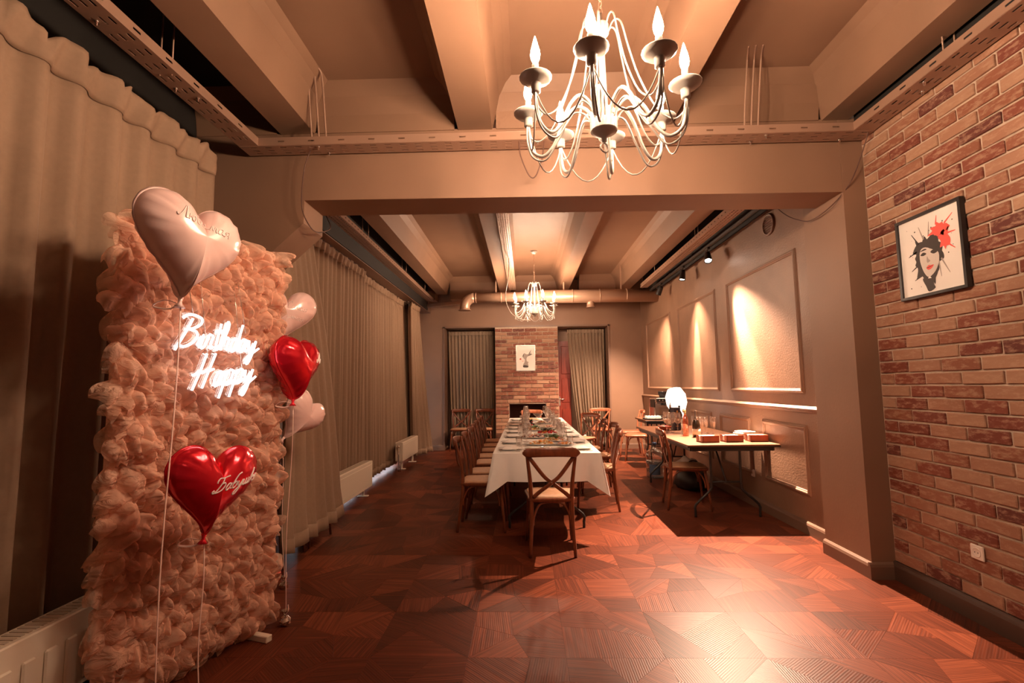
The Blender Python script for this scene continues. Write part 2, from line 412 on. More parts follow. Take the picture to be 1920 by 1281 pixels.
# ------------------------------------------------------------------ ceiling: slab, ribs, cross beam
ceiling = struct('ceiling', MB().bx(-2.9, 2.9, -2.6, 11.6, 3.77, 3.95), M['ceil'], 'brown painted concrete ceiling with deep ribs')
def rib(x0, x1, y0, y1, dx0=.11, dx1=.11):
    mb = MB(); zb = 3.42; prof = [(x0, zb), (x1, zb), (x1 + dx1 * .55, 3.66), (x1 + dx1, 3.73), (x1 + dx1 + .05, 3.772), (x0 - dx0 - .05, 3.772), (x0 - dx0, 3.73), (x0 - dx0 * .55, 3.66)]
    mb.prism(prof, y0, y1, 'y'); mb.obj('ceiling_rib', M['ceil'], ceiling, 'structure', True)
for a, b in ((-1.92, -1.65), (-.50, -.23), (.95, 1.17), (2.33, 2.53)): rib(a, b, -2.6, 3.66)
for a, b in ((-1.91, -1.69), (-.52, -.30), (.74, .95), (2.02, 2.25)): rib(a, b, 3.98, 10.5)
mb = MB()   # curved slab ends above the cross beam and at the far wall
for a, b in ((-2.6, -1.95), (-1.62, -.53), (-.2, .92), (1.2, 2.3)):
    for (y, sg) in ((3.64, -1), (3.99, 1)):
        mb.prism([(y, 3.42), (y + sg * .02, 3.55), (y + sg * .06, 3.68), (y + sg * .14, 3.772), (y - sg * .15, 3.772), (y - sg * .15, 3.42)], a, b, 'x')
    mb.prism([(10.45, 3.3), (10.43, 3.5), (10.38, 3.65), (10.28, 3.772), (10.9, 3.772), (10.9, 3.3)], a, b, 'x')
mb.obj('slab_haunch', M['ceil'], ceiling, 'structure', True)
mb = MB(); mb.prism([(-2.75, 3.43), (-2.75, 0), (-2.05, 0), (-2.05, 2.39), (-1.72, 2.69), (-1.72, 2.875), (2.449, 2.845), (2.449, 3.43)], 3.65, 4.0, 'y')
struct('trim_1', mb, M['wall'], 'wide taupe cross beam with a bracketed left pier', None, True)

# ------------------------------------------------------------------ walls
struct('wall_left', MB().bx(-2.75, -2.62, -2.6, 11.5, 0, 3.77), M['wall'], 'taupe wall behind the left curtains')
mb = MB().bx(-2.62, -2.12, 4.0, 10.85, 3.05, 3.42); pass
struct('trim_2', mb, M['base'], 'taupe lintel running above the left curtains')
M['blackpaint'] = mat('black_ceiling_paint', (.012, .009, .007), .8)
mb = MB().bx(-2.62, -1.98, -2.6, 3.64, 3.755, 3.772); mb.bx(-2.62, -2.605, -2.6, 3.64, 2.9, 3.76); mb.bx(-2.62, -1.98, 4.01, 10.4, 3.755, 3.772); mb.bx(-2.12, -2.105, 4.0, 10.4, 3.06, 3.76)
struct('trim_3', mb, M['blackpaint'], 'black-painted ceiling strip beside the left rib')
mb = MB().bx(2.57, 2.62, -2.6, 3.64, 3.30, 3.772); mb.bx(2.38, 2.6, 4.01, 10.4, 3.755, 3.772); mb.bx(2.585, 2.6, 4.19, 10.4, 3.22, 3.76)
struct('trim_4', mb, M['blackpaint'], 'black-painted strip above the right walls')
for i, y in enumerate((5.5, 7.6)):
    w = struct('window_%d' % (i + 1), MB().bx(-2.62, -2.60, y, y + 1.9, .10, 1.9), M['windowglow'], 'daylit window hidden behind the taupe curtains, %s' % ('nearer one', 'farther one')[i])
    fr = MB()
    for q in (y, y + .95, y + 1.9): fr.bx(-2.62, -2.57, q - .03, q + .03, .07, 1.93)
    for q in (.10, 1.9): fr.bx(-2.62, -2.57, y, y + 1.9, q - .03, q + .03)
    fr.obj('window_frame', M['rad'], w)
struct('wall_front', MB().bx(-2.9, 2.9, -2.75, -2.6, 0, 3.77), mat('low_bounce_brown', (.06, .035, .025), .6), 'brown wall behind the viewer, darkened to cut bounced light')  # unseen wall, coloured dark so it throws less light back into the room
wr = struct('wall_right_far', MB().bx(2.60, 2.8, 3.9, 11.5, 0, 3.77), M['plaster'], 'mottled taupe plaster wall with moulded panels')
def wall_frame(name, y0, y1, z0, z1, w=.05, d=.022, parent=wr):
    mb = MB(); X = 2.60
    prof = [(0, 0), (d * .55, .004), (d * .6, .012), (d, .02), (d, .030), (d * .6, .038), (d * .5, .046), (0, w)]
    cs = [(y0, z0, 1, 1), (y1, z0, -1, 1), (y1, z1, -1, -1), (y0, z1, 1, -1)]
    vs = [(X - dd + .001, y + sy * s_, z + sz * s_) for (y, z, sy, sz) in cs for (dd, s_) in prof]; n = len(prof)
    fs = [(c * n + i, ((c + 1) % 4) * n + i, ((c + 1) % 4) * n + i + 1, c * n + i + 1) for c in range(4) for i in range(n - 1)]
    mb.add(vs, fs); o = mb.obj(name, M['wall'], parent, None, True); return o
for y0, y1 in ((4.60, 6.20), (6.57, 8.19), (8.62, 10.32)): wall_frame('panel_moulding', y0, y1, 1.29, 2.68)
for y0, y1 in ((4.60, 5.44), (5.73, 6.61), (6.9, 7.75), (8.05, 8.9), (9.2, 10.3)): wall_frame('panel_moulding', y0, y1, .35, 1.0)
mb = MB(); mb.prism([(2.601, 1.115), (2.585, 1.12), (2.58, 1.135), (2.565, 1.14), (2.56, 1.155), (2.575, 1.165), (2.59, 1.175), (2.601, 1.18)], 4.19, 10.8, 'y')
mb.obj('chair_rail', M['wall'], wr, None, True)
mb = MB().bx(2.45, 2.62, 3.648, 4.18, 0, 3.43); mb.obj('pilaster', M['wall'], wr, 'structure')
def baseboard(name, segs, h=.115, d=.025, label=None):
    mb = MB()
    for (a, b) in segs:
        A = Vector(a); B = Vector(b); t = (B - A).normalized(); n = Vector((-t.y, t.x)); prof = [(0, 0), (d, 0), (d, h - .03), (d * .8, h - .012), (d * .35, h), (0, h)]
        vs = [(*(A + n * p), z) for p, z in prof] + [(*(B + n * p), z) for p, z in prof]; k = len(prof)
        mb.add(vs, [(i, (i + 1) % k, k + (i + 1) % k, k + i) for i in range(k)] + [list(range(k)), list(range(k, 2 * k))])
    return struct(name, mb, M['base'] if d < .03 else mat('dark_baseboard_paint', (.075, .042, .03), .4), label, None, True)
baseboard('baseboard_right', [((2.6, 4.18), (2.6, 10.8)), ((2.45, 3.65 - .0), (2.45, 4.18)), ((2.62, 3.65), (2.425, 3.65))], label='brown baseboard along the panelled wall and pilaster')
baseboard('baseboard_brick', [((2.62, -2.6), (2.62, 3.65))], .125, .03, 'dark brown baseboard under the brick wall')
# back wall with its recess
mb = MB(); mb.bx(-2.7, -1.81, 10.8, 11.5, 0, 3.77); mb.bx(1.87, 2.7, 10.8, 11.5, 0, 3.77); mb.bx(-1.81, 1.87, 10.8, 11.5, 2.72, 3.77); mb.bx(-1.81, 1.87, 11.35, 11.5, 0, 2.72)
wb = struct('wall_back', mb, M['wall'], 'taupe back wall with a wide recess for fireplace and curtains')
mb = MB()   # thin lining of the recess opening
mb.bx(-1.83, -1.795, 10.775, 11.34, 0, 2.735); mb.bx(1.855, 1.89, 10.775, 11.34, 0, 2.735); mb.bx(-1.83, 1.89, 10.775, 11.34, 2.705, 2.74)
mb.obj('recess_lining', M['base'], wb)
baseboard('baseboard_back', [((-1.83, 10.8), (-2.6, 10.8)), ((2.6, 10.8), (1.89, 10.8))], label='brown baseboard along the back wall')
# door behind the right back curtain
d = struct('door_1', MB().bx(.74, 1.05, 11.28, 11.34, 0, 2.42), M['door'], 'dark red panelled wooden door half hidden by a curtain')
mb = MB()
for z0, z1 in ((.2, .85), (1.0, 1.55), (1.65, 2.3)): mb.bx(.84, 1.05, 11.262, 11.285, z0, z1, .012)
mb.obj('door_panel', M['door'], d)
h = MB(); h.lathe([(.022, 0), (.022, .008), (.012, .012)], 12, (.79, 11.275, 1.08), 0, True, Matrix.Rotation(PI / 2, 3, 'X')); h.tube([(.79, 11.27, 1.08), (.79, 11.23, 1.08), (.90, 11.228, 1.075)], .009)
h.bx(.775, .805, 11.272, 11.282, .93, 1.13); h.obj('door_handle', M['steel'], d)

# ------------------------------------------------------------------ brick pieces
BM = []
for k in range(6):
    L_ = .252; b = MB()
    b.box((0, 0, 0), (L_, .022, .069 + random.uniform(-.003, .002)), .004)
    b.v = [(x + random.uniform(-.0025, .0025), y, z + random.uniform(-.0025, .0025)) for x, y, z in b.v]
    BM.append(b.mesh('brick', M['brick']))
HB = []
for k in range(3):
    b = MB(); b.box((0, 0, 0), (.119, .022, .069), .004); b.v = [(x + random.uniform(-.0025, .0025), y, z + random.uniform(-.0025, .0025)) for x, y, z in b.v]; HB.append(b.mesh('brick', M['brick']))
def put_brick(parent, loc, rz, half=False, sx=1.0):
    o = mk('brick', random.choice(HB if half else BM), parent); o.location = loc; o.rotation_euler = (0, random.uniform(-.004, .004), rz); o.scale = (sx, 1, 1)
wn = struct('wall_right_near', MB().bx(2.62, 2.8, -2.6, 3.66, 0, 3.77), M['mortar'], 'brick-faced wall nearest on the right')
CH = .083
rest = MB(); rtone = []; nb = 0
for r in range(38):
    z = .125 + CH * (r + .5); y = 3.64 - (.1325 if r % 2 else 0)
    if r % 2: put_brick(wn, (2.62, 3.64 - .064, z), -PI / 2, True); nb += 1
    while y > -2.5:
        c = y - .1325
        if c > 2.25 and nb < 296:
            put_brick(wn, (2.62 + random.uniform(-.003, .002), c, z), -PI / 2); nb += 1
        else:
            rest.box((2.62, c, z), (.022, .252, .069), 0); rtone += [random.random()] * 6
        y -= .265
o = rest.obj('rest_of_bricks', M['brick'], wn, 'stuff'); at = o.data.attributes.new('tone', 'FLOAT', 'FACE'); at.data.foreach_set('value', rtone)

# fireplace chimney breast
fp = thing('fireplace', 'tall brick chimney breast with a dark open firebox at the far end', 'fireplace', (.04, 10.76, 0))
FX0, FX1, FZ = -.705, .70, 2.705
mb = MB(); mb.bx(FX0, -.40, .012, .5, 0, FZ); mb.bx(.41, FX1, .012, .5, 0, FZ); mb.bx(-.40, .41, .012, .5, 1.0, FZ); mb.bx(-.4, .41, .012, .5, 0, .3)
mb.obj('chimney_core', M['mortar'], fp)
mb = MB(); mb.bx(-.4, .41, .46, .49, .3, 1.0); mb.bx(-.41, -.395, .02, .48, .3, 1.0); mb.bx(.405, .42, .02, .48, .3, 1.0); mb.bx(-.4, .41, .02, .48, .29, .31); mb.bx(-.4, .41, .02, .48, .99, 1.005)
mb.obj('firebox', M['firebox'], fp)
for r in range(32):
    z = CH * (r + .5) + .02; x = FX0 - (.1325 if r % 2 else 0)
    while x < FX1 - .02:
        a = max(x, FX0); b = min(x + .265, FX1); x += .265
        segs = [(a, b)]
        if .29 < z < 1.02:
            segs = [(p, q) for p, q in ((a, min(b, -.40)), (max(a, .41), b)) if q - p > .03]
        for p, q in segs:
            w = q - p - .012
            if w > .15: put_brick(fp, ((p + q) / 2, random.uniform(-.002, .002), z), 0, False, w / .252)
            elif w > .02: put_brick(fp, ((p + q) / 2, 0, z), 0, True, w / .119)

# ------------------------------------------------------------------ curtains
def curtain(name, label, A, B, zt, C, D, zb, n, amp, m, head='pleat', seed=1, group=None, bulge=None, sharp=1.0, hl=.07, hem=True, puff_=.034):
    """top line A-B at height zt, bottom line C-D at height zb, n folds"""
    rg = random.Random(seed); A, B, C, D = [Vector((*p, 0)) for p in (A, B, C, D)]
    ph = [rg.uniform(-.5, .5) for _ in range(n + 2)]; am = [rg.uniform(.6, 1.25) for _ in range(n + 2)]
    nrm = Vector((-(B - A).y, (B - A).x, 0)).normalized()
    mid = (A + B) / 2
    if nrm.dot(Vector((0.3, 4.5 if mid.y < 10 else 0, 0)) - mid) < 0: nrm = -nrm
    def fold(u, v):
        x = u * n; i = int(x); f = x - i; i = min(i, n)
        a = am[i] * (1 - f) + am[min(i + 1, n + 1)] * f; p = ph[i] * (1 - f) + ph[min(i + 1, n + 1)] * f
        q = math.cos(2 * PI * x + p * (.3 + v) * 2.2); q = math.copysign(abs(q) ** sharp, q)
        q2 = .25 * math.sin(2 * PI * x * 2.3 + p * 5 + v * 2)
        return (q + q2 * v) * a * amp * (.55 + .6 * v)
    def P(u, v):
        z = zt - .02 + (zb - zt + .02) * v
        b = A.lerp(B, u).lerp(C.lerp(D, u), v ** 1.25)
        q = b + nrm * fold(u, v)
        if bulge: q += nrm * bulge(u, v)
        zz = z + (.012 * math.sin(u * n * 3.1 + 1) * v if v > .95 else 0)
        return (q.x, q.y, zz)
    root = thing(name, label, 'curtain', (0, 0, 0), 0, group)
    mb = MB(); mb.grid(P, n * 9, 22)
    o = mb.obj('drape', m, root); sd = o.modifiers.new('thick', 'SOLIDIFY'); sd.thickness = .004; sd.offset = 0
    def Hd(u, v):
        z = zt + .045 - (hl + .02) * v
        b = A.lerp(B, u); x = u * n; puff = abs(math.sin(PI * x)) ** .7
        if head == 'gather': off = .012 + .35 * fold(u, 0) + .006 * math.sin(x * 19)
        else: off = fold(u, 0) + .006 + puff_ * (.25 + .75 * puff) * (1 - v) ** .8 * (.55 + .45 * math.sin(PI * (.25 + .75 * v))) + .10 * puff_ * math.sin(x * 13.7 + v * 5) * (1 - v) + .16 * puff_ * math.sin(x * 5.3 + 1) * (1 - v)
        z += (puff_ * (.55 * puff + .25 * math.sin(x * 4.1)) if head != 'gather' else .006 * math.sin(x * 11)) * (1 - v)
        q = b + nrm * off; return (q.x, q.y, z)
    hb = MB(); hb.grid(Hd, n * 10, 6); o = hb.obj('gathered_heading', m, root); sd = o.modifiers.new('thick', 'SOLIDIFY'); sd.thickness = .004; sd.offset = 0
    if hem:
        hm = MB(); hm.grid(lambda u, v: tuple(Vector(P(u, .965 + .037 * v)) + nrm * .004), n * 9, 2); o = hm.obj('hem', m, root); sd = o.modifiers.new('thick', 'SOLIDIFY'); sd.thickness = .004; sd.offset = 0
    a = A - nrm * .03; b = B - nrm * .03
    rl = MB(); rl.tube([(a.x, a.y, zt + .06), (b.x, b.y, zt + .06)], .012); rl.obj('curtain_rail', M['base'], root)
    return root
curtain('curtain', 'broad taupe curtain with a ruffled heading, nearest on the left, behind the tulle backdrop', (-2.2, .2), (-2.18, 3.22), 2.97, (-2.22, .2), (-2.19, 3.20), .03, 15, .045, M['curtain'], 'pleat', 3, hl=.10, sharp=.75, puff_=.065)
curtain('curtain', 'taupe curtain bulging out over hidden chair legs, just beyond the bracketed pier', (-2.13, 4.02), (-2.20, 4.86), 2.96, (-1.82, 3.60), (-1.79, 4.82), .16, 6, .028, M['curtain'], 'pleat', 5, bulge=lambda u, v: .05 * math.sin(PI * min(1, v * 1.1)))
curtain('curtain', 'long pleated taupe curtain behind the middle radiator', (-2.26, 4.88), (-2.26, 6.68), 2.98, (-2.27, 4.88), (-2.27, 6.68), .07, 14, .034, M['curtain'], 'pleat', 8)
curtain('curtain', 'long pleated taupe curtain between the middle and the farthest radiator', (-2.34, 6.62), (-2.33, 9.45), 2.98, (-2.33, 6.62), (-2.33, 9.75), .07, 21, .034, M['curtain'], 'pleat', 9)
curtain('curtain', 'taupe curtain draped forward behind the farthest radiator in the left back corner', (-2.19, 9.08), (-2.16, 9.75), 2.96, (-2.25, 9.48), (-1.98, 10.25), .06, 5, .045, M['curtain'], 'pleat', 12)
curtain('curtain', 'sand-coloured gathered curtain left of the brick fireplace', (-1.77, 11.17), (-.72, 11.17), 2.62, (-1.68, 11.17), (-.70, 11.17), .05, 13, .036, M['curtain_b'], 'gather', 21, sharp=.8)
curtain('curtain', 'sand-coloured gathered curtain right of the brick fireplace, beside the red door', (.98, 11.14), (1.82, 11.14), 2.63, (1.22, 11.10), (1.78, 11.10), .05, 11, .042, M['curtain_b'], 'gather', 23, sharp=.8)

# ------------------------------------------------------------------ radiators
def radiator(label, x, y0, y1, zb, zt, ribs=False, valve=False):
    r = thing('radiator', label, 'radiator', (x, (y0 + y1) / 2, 0)); h = (y1 - y0) / 2; D = .11
    mb = MB(); mb.box((0, 0, (zb + zt) / 2), (.016, 2 * h, zt - zb), .006)
    if not ribs: mb.box((.009, 0, (zb + zt) / 2), (.006, 2 * h - .03, zt - zb - .08), .003)
    mb.obj('front_panel', M['rad'], r)
    if ribs:
        k = int(2 * h / .09)
        for i in range(k):
            b = MB(); b.box((.012, -h + .045 + i * .09, (zb + zt) / 2 - .03), (.014, .052, zt - zb - .12), .006); b.obj('rib', M['rad'], r)
    mb = MB(); mb.box((-D / 2 - .004, 0, zt - .008), (D + .012, 2 * h, .014), .004)
    mb.obj('top_rim', M['rad'], r)
    g = MB()
    k = int(2 * h / .03)
    for i in range(k): g.box((-D / 2 - .004, -h + .015 + i * .03, zt + .001), (D - .03, .016, .004))
    g.obj('top_grille', M['radgrille'], r, 'stuff')
    for s in (-1, 1):
        b = MB(); b.box((-D / 2 - .004, s * (h - .006), (zb + zt) / 2), (D - .01, .012, zt - zb - .005), .004); b.obj('side_cover', M['rad'], r)
        b = MB(); b.box((-D / 2, s * (h - .18), zb / 2 + .02), (.03, .03, zb + .04), .004); b.box((-D / 2, s * (h - .18), .008), (.14, .05, .014), .004); b.obj('foot', M['rad'], r)
    b = MB(); b.box((-D, 0, (zb + zt) / 2), (.016, 2 * h, zt - zb - .02), .004); b.obj('back_panel', M['rad'], r)
    if valve:
        b = MB(); b.tube([(-.05, -h - .02, zb + .27), (-.05, -h - .05, zb + .26), (-.05, -h - .06, zb + .1), (-.05, -h - .05, .04), (-.05, -h - .05, 0)], .011); b.tube([(-.02, -h - .03, zb + .02), (-.02, -h - .06, zb), (-.02, -h - .06, 0)], .010)
        b.lathe([(.022, 0), (.026, .03), (.02, .07)], 10, (-.05, -h - .035, zb + .25), 0, True, Matrix.Rotation(PI / 2, 3, 'X')); b.obj('valve', M['steel'], r)
    return r
radiator('cream ribbed radiator at lower left behind the tulle backdrop', -1.97, 1.0, 3.05, .12, .445, True)
radiator('flat-fronted cream radiator in the middle of the left curtains', -2.06, 4.95, 6.52, .10, .43)
radiator('small cream radiator with pipe and valve, farthest along the left curtains', -2.08, 8.2, 9.35, .155, .47, False, True)

# ------------------------------------------------------------------ perforated cable trays
def tray(mb, A, B, w, z, lip, slot=.05, pitch=.115, rows=(.2, .5, .8), side=(1, 1), hole=.013):
    """perforated bottom between A and B (centre line), lips up on both sides"""
    A = Vector(A); B = Vector(B); L_ = (B - A).length; t = (B - A).normalized(); nn = Vector((-t.y, t.x))
    us = [0.0]; k = int(L_ / pitch)
    for i in range(k): us += [i * pitch + .03, i * pitch + .03 + slot]
    us.append(L_); vs = [0.0]
    for r in rows: vs += [r * w - hole / 2, r * w + hole / 2]
    vs.append(w)
    def P(u, v, zz): q = A + t * u + nn * (v - w / 2); return (q.x, q.y, zz)
    pts = [P(u, v, z) for v in vs for u in us]; nu = len(us); fs = []
    for j in range(len(vs) - 1):
        for i in range(nu - 1):
            if i % 2 == 1 and j % 2 == 1 and i < nu - 1: continue
            fs.append((j * nu + i, j * nu + i + 1, (j + 1) * nu + i + 1, (j + 1) * nu + i))
    mb.add(pts, fs)
    for sd, v in ((side[0], 0), (side[1], w)):
        if not sd: continue
        zs = [z, z + lip * .40, z + lip * .40 + .012, z + lip]; pts = [P(u, v, q) for q in zs for u in us]; fs = []
        for j in range(3):
            for i in range(nu - 1):
                if j == 1 and i % 4 == 1: continue
                fs.append((j * nu + i, j * nu + i + 1, (j + 1) * nu + i + 1, (j + 1) * nu + i))
        mb.add(pts, fs)
        o_ = .010 if v == 0 else -.010
        mb.add([P(u, v, z + lip) for u in (0, L_)] + [P(u, v + o_, z + lip + .004) for u in (0, L_)], [(0, 1, 3, 2)])
def tray_obj(label, A, B, w=.15, z=3.24, lip=.06, bolts=(), rods=(), **kw):
    r = thing('cable_tray', label, 'cable tray')
    mb = MB(); tray(mb, A, B, w, z, lip, **kw); o = mb.obj('tray_channel', M['tray'], r); sd = o.modifiers.new('thick', 'SOLIDIFY'); sd.thickness = .0025
    for (x, y) in bolts:
        b = MB(); b.lathe([(.011, 0), (.011, -.008), (.006, -.009), (.006, -.026), (.0, -.028)], 8, (x, y, z)); b.obj('bolt', M['steel'], r)
    for (x, y) in rods:
        b = MB(); b.tube([(x, y, z - .01), (x, y, 3.77)], .005, 6); b.obj('hanger_rod', M['tray'], r)
    return r
tray_obj('perforated cable tray along the left side, above the nearest curtain', (-2.075, -.5), (-2.075, 3.47), bolts=((-2.11, 2.75), (-2.04, 2.85), (-2.11, 2.2)), rods=((-2.11, 2.62), (-2.04, 2.62)))
tray_obj('perforated cable tray running across the front of the cross beam', (2.60, 3.545), (-2.15, 3.545), z=3.238, bolts=((-1.55, 3.5), (-1.51, 3.6), (.12, 3.5), (1.82, 3.5), (1.75, 3.6), (2.42, 3.6)))
tray_obj('perforated cable tray along the brick wall on the right', (2.52, -.5), (2.52, 3.47), bolts=((2.49, 2.9), (2.56, 3.0)), rods=((2.49, 2.75), (2.56, 2.75)))
tray_obj('perforated cable tray beyond the beam above the long left curtains', (-2.03, 4.1), (-2.03, 10.3), .15, 3.24, .06, slot=.03, pitch=.05, rods=((-2.06, 6.0), (-2.0, 6.05), (-2.06, 8.0), (-2.0, 8.05), (-2.0, 9.6)))
tray_obj('finely slotted cable tray beside the middle ceiling rib of the far bay', (-.235, 4.1), (-.235, 9.8), .14, 3.36, .05, slot=.03, pitch=.045, rows=(.12, .31, .5, .69, .88))
tray_obj('perforated cable tray beyond the beam above the spotlights', (2.30, 4.1), (2.30, 9.2), .13, 3.24, .07, slot=.03, pitch=.05, rods=((2.27, 6.3), (2.33, 6.35), (2.27, 8.3)))
tray_obj('narrow cable tray crossing the back wall behind the duct', (-2.5, 10.55), (-.7, 9.75), .12, 3.12, .06)

# ------------------------------------------------------------------ ventilation duct
dk = thing('ventilation_duct', 'round painted air duct with an elbow hanging across the back of the room', 'duct', (0, 9.4, 0))
mb = MB(); mb.tube([(-.98, 0, 3.135), (.1, 0, 3.135), (.12, 0, 3.135), (.13, 0, 3.135), (2.60, 0, 3.125)], [.098, .098, .1, .13, .13], 24); mb.obj('pipe', M['duct'], dk)
pts = [(-.98 - .19 * math.sin(a), 0, 2.945 + .19 * math.cos(a)) for a in [PI / 2 * i / 6 for i in range(7)]]
mb = MB(); mb.tube(pts + [(-1.17, 0, 2.90)], .098, 20); mb.tube([(-1.17, 0, 2.905), (-1.17, 0, 2.895), (-1.17, 0, 2.885)], [.1, .125, .125], 20); mb.obj('elbow', M['duct'], dk)
mb = MB(); mb.tube([(1.30, 0, 3.06), (1.30, 0, 2.92)], .072, 18); mb.tube([(1.30, 0, 2.93), (1.30, 0, 2.905)], [.072, .088], 18); mb.obj('drop_outlet', M['duct'], dk)
for x, r in ((-.95, .102), (.35, .134), (.95, .134), (1.48, .134), (2.0, .134), (-.45, .102)):
    mb = MB(); mb.tube([(x - .012, 0, 3.133), (x + .012, 0, 3.133)], r, 24); mb.obj('joint_band', M['duct'], dk)
for x in (-.55, .78, 1.9):
    mb = MB(); mb.bx(x - .012, x + .012, -.004, .004, 3.23, 3.77 if x < 0 else 3.77); mb.obj('hanger_strap', M['duct'], dk)

vt = thing('air_vent', 'round dark louvred vent high on the plaster wall near the beam', 'vent', (2.60, 5.05, 3.06))
mb = MB(); ry = Matrix.Rotation(-PI / 2, 3, 'Y'); mb.lathe([(.115, .0), (.115, .015), (.10, .022), (.098, .006)], 24, (0, 0, 0), 0, True, ry); mb.obj('rim', M['base'], vt)
mb = MB(); mb.lathe([(.098, .002), (.0, .003)], 24, (0, 0, 0), 0, False, ry); mb.obj('backing', M['dark'], vt)
for i in range(7):
    z = -.075 + i * .025; w = math.sqrt(max(.0005, .095 ** 2 - z * z)); mb = MB(); mb.box((-.010, 0, z), (.012, 2 * w, .008), 0, Matrix.Rotation(.5, 3, 'Y')); mb.obj('louvre', M['base'], vt)

# ------------------------------------------------------------------ chandeliers
def chandelier(label, loc, rz, chain_top):
    c = thing('chandelier', label, 'chandelier', loc, rz); c.scale = (1.12,) * 3; chain_top = loc[2] + (chain_top - loc[2]) / 1.12          # origin at hub centre
    r = Vector((0, 0, 0))
    mb = MB(); prof = [(.0, -.085), (.010, -.08), (.012, -.06), (.03, -.05), (.055, -.035)]
    for i in range(9): prof += [(.058, -.03 + i * .009), (.054, -.0255 + i * .009)]
    prof += [(.05, .055), (.02, .06), (.012, .075), (.012, .42), (.03, .425)]
    mb.lathe(prof, 20); mb.obj('hub', M['chand'], c)
    mb = MB(); mb.tube([(.02 * math.sin(a), 0, -.105 + .02 * math.cos(a)) for a in [2 * PI * i / 12 for i in range(12)]], .004, 6, True); mb.obj('bottom_ring', M['chand'], c)
    mb = MB(); prof = [(.03, .40)]
    for i in range(4): prof += [(.034, .405 + i * .012), (.031, .411 + i * .012)]
    prof += [(.02, .455), (.006, .46), (.006, .50), (.0, .505)]; mb.lathe(prof, 16); mb.obj('top_crown', M['chand'], c)
    for k in range(8):
        a = 2 * PI * k / 8; ca, sa = math.cos(a), math.sin(a)
        def Q(rr, z, s=0): return (rr * ca - s * sa, rr * sa + s * ca, z)
        mb = MB(); mb.tube(smooth_path([Q(.04, .02), Q(.07, .075), (Q(.12, .095)), Q(.17, .04), Q(.215, -.055), Q(.265, -.10), Q(.315, -.065), Q(.33, .02), Q(.33, .075)], 4), .0075, 7)
        mb.tube(smooth_path([Q(.045, .0, .012), Q(.08, .05, .014), Q(.13, .055, .016), Q(.19, -.04, .016), Q(.25, -.125, .014), Q(.31, -.10, .010), Q(.335, -.02, .006), Q(.333, .07, .004)], 4), .0045, 6)
        arm = mb.obj('arm', M['chand'], c)
        b = MB(); b.lathe([(.012, .045), (.019, .05), (.019, .082), (.022, .085), (.05, .094), (.064, .106), (.065, .110), (.05, .104), (.015, .10)], 18, Q(.33, 0)); b.obj('drip_dish', M['chand'], arm)
        b = MB(); b.lathe([(.0135, .10), (.0135, .165), (.011, .17), (.0, .171)], 12, Q(.33, 0)); b.obj('candle_sleeve', M['chand'], arm)
        b = MB(); b.lathe([(.0, .168), (.010, .172), (.017, .188), (.0195, .205), (.016, .228), (.010, .25), (.0045, .272), (.0, .285)], 10, Q(.33, 0)); b.obj('flame_bulb', M['bulb'], arm)
        b = MB(); b.tube(smooth_path([Q(.03, .41), Q(.055, .455), Q(.085, .44), Q(.11, .33), Q(.15, .18), Q(.215, .03), Q(.28, -.03), Q(.325, .0), Q(.331, .05)], 4), .0038, 6); b.obj('strand', M['chand'], c)
        a2 = a + 2 * PI / 8
        p0 = Vector((.33 * ca, .33 * sa, .05)); p1 = Vector((.33 * math.cos(a2), .33 * math.sin(a2), .05))
        pts = []
        for i in range(11):
            t = i / 10; q = p0.lerp(p1, t); q.z -= .17 * (1 - (2 * t - 1) ** 2); pts.append(q)
        b = MB(); b.tube(pts, .0032, 6); b.obj('swag', M['chand'], c)
    ch = MB(); z = .50; i = 0
    while z < chain_top - loc[2] - .03:
        ax = Matrix.Rotation(PI / 2 * (i % 2), 3, 'Z'); ch.tube([ax @ Vector((.010 * math.cos(t), 0, .019 * math.sin(t))) + Vector((0, 0, z + .014)) for t in [2 * PI * q / 8 for q in range(8)]], .0026, 5, True); z += .030; i += 1
    ch.obj('chain', M['tray'], c)
    b = MB(); b.lathe([(.0, -.05), (.03, -.045), (.055, -.01), (.055, 0)], 16, (0, 0, chain_top - loc[2])); b.obj('ceiling_rose', M['chand'], c)
    return c
chandelier('large white eight-candle chandelier hanging nearest, below the ceiling slab', (.39, 2.2, 2.63), .50, 3.77)
chandelier('white eight-candle chandelier hanging over the far end of the banquet table', (.185, 8.4, 2.69), .36, 3.77)

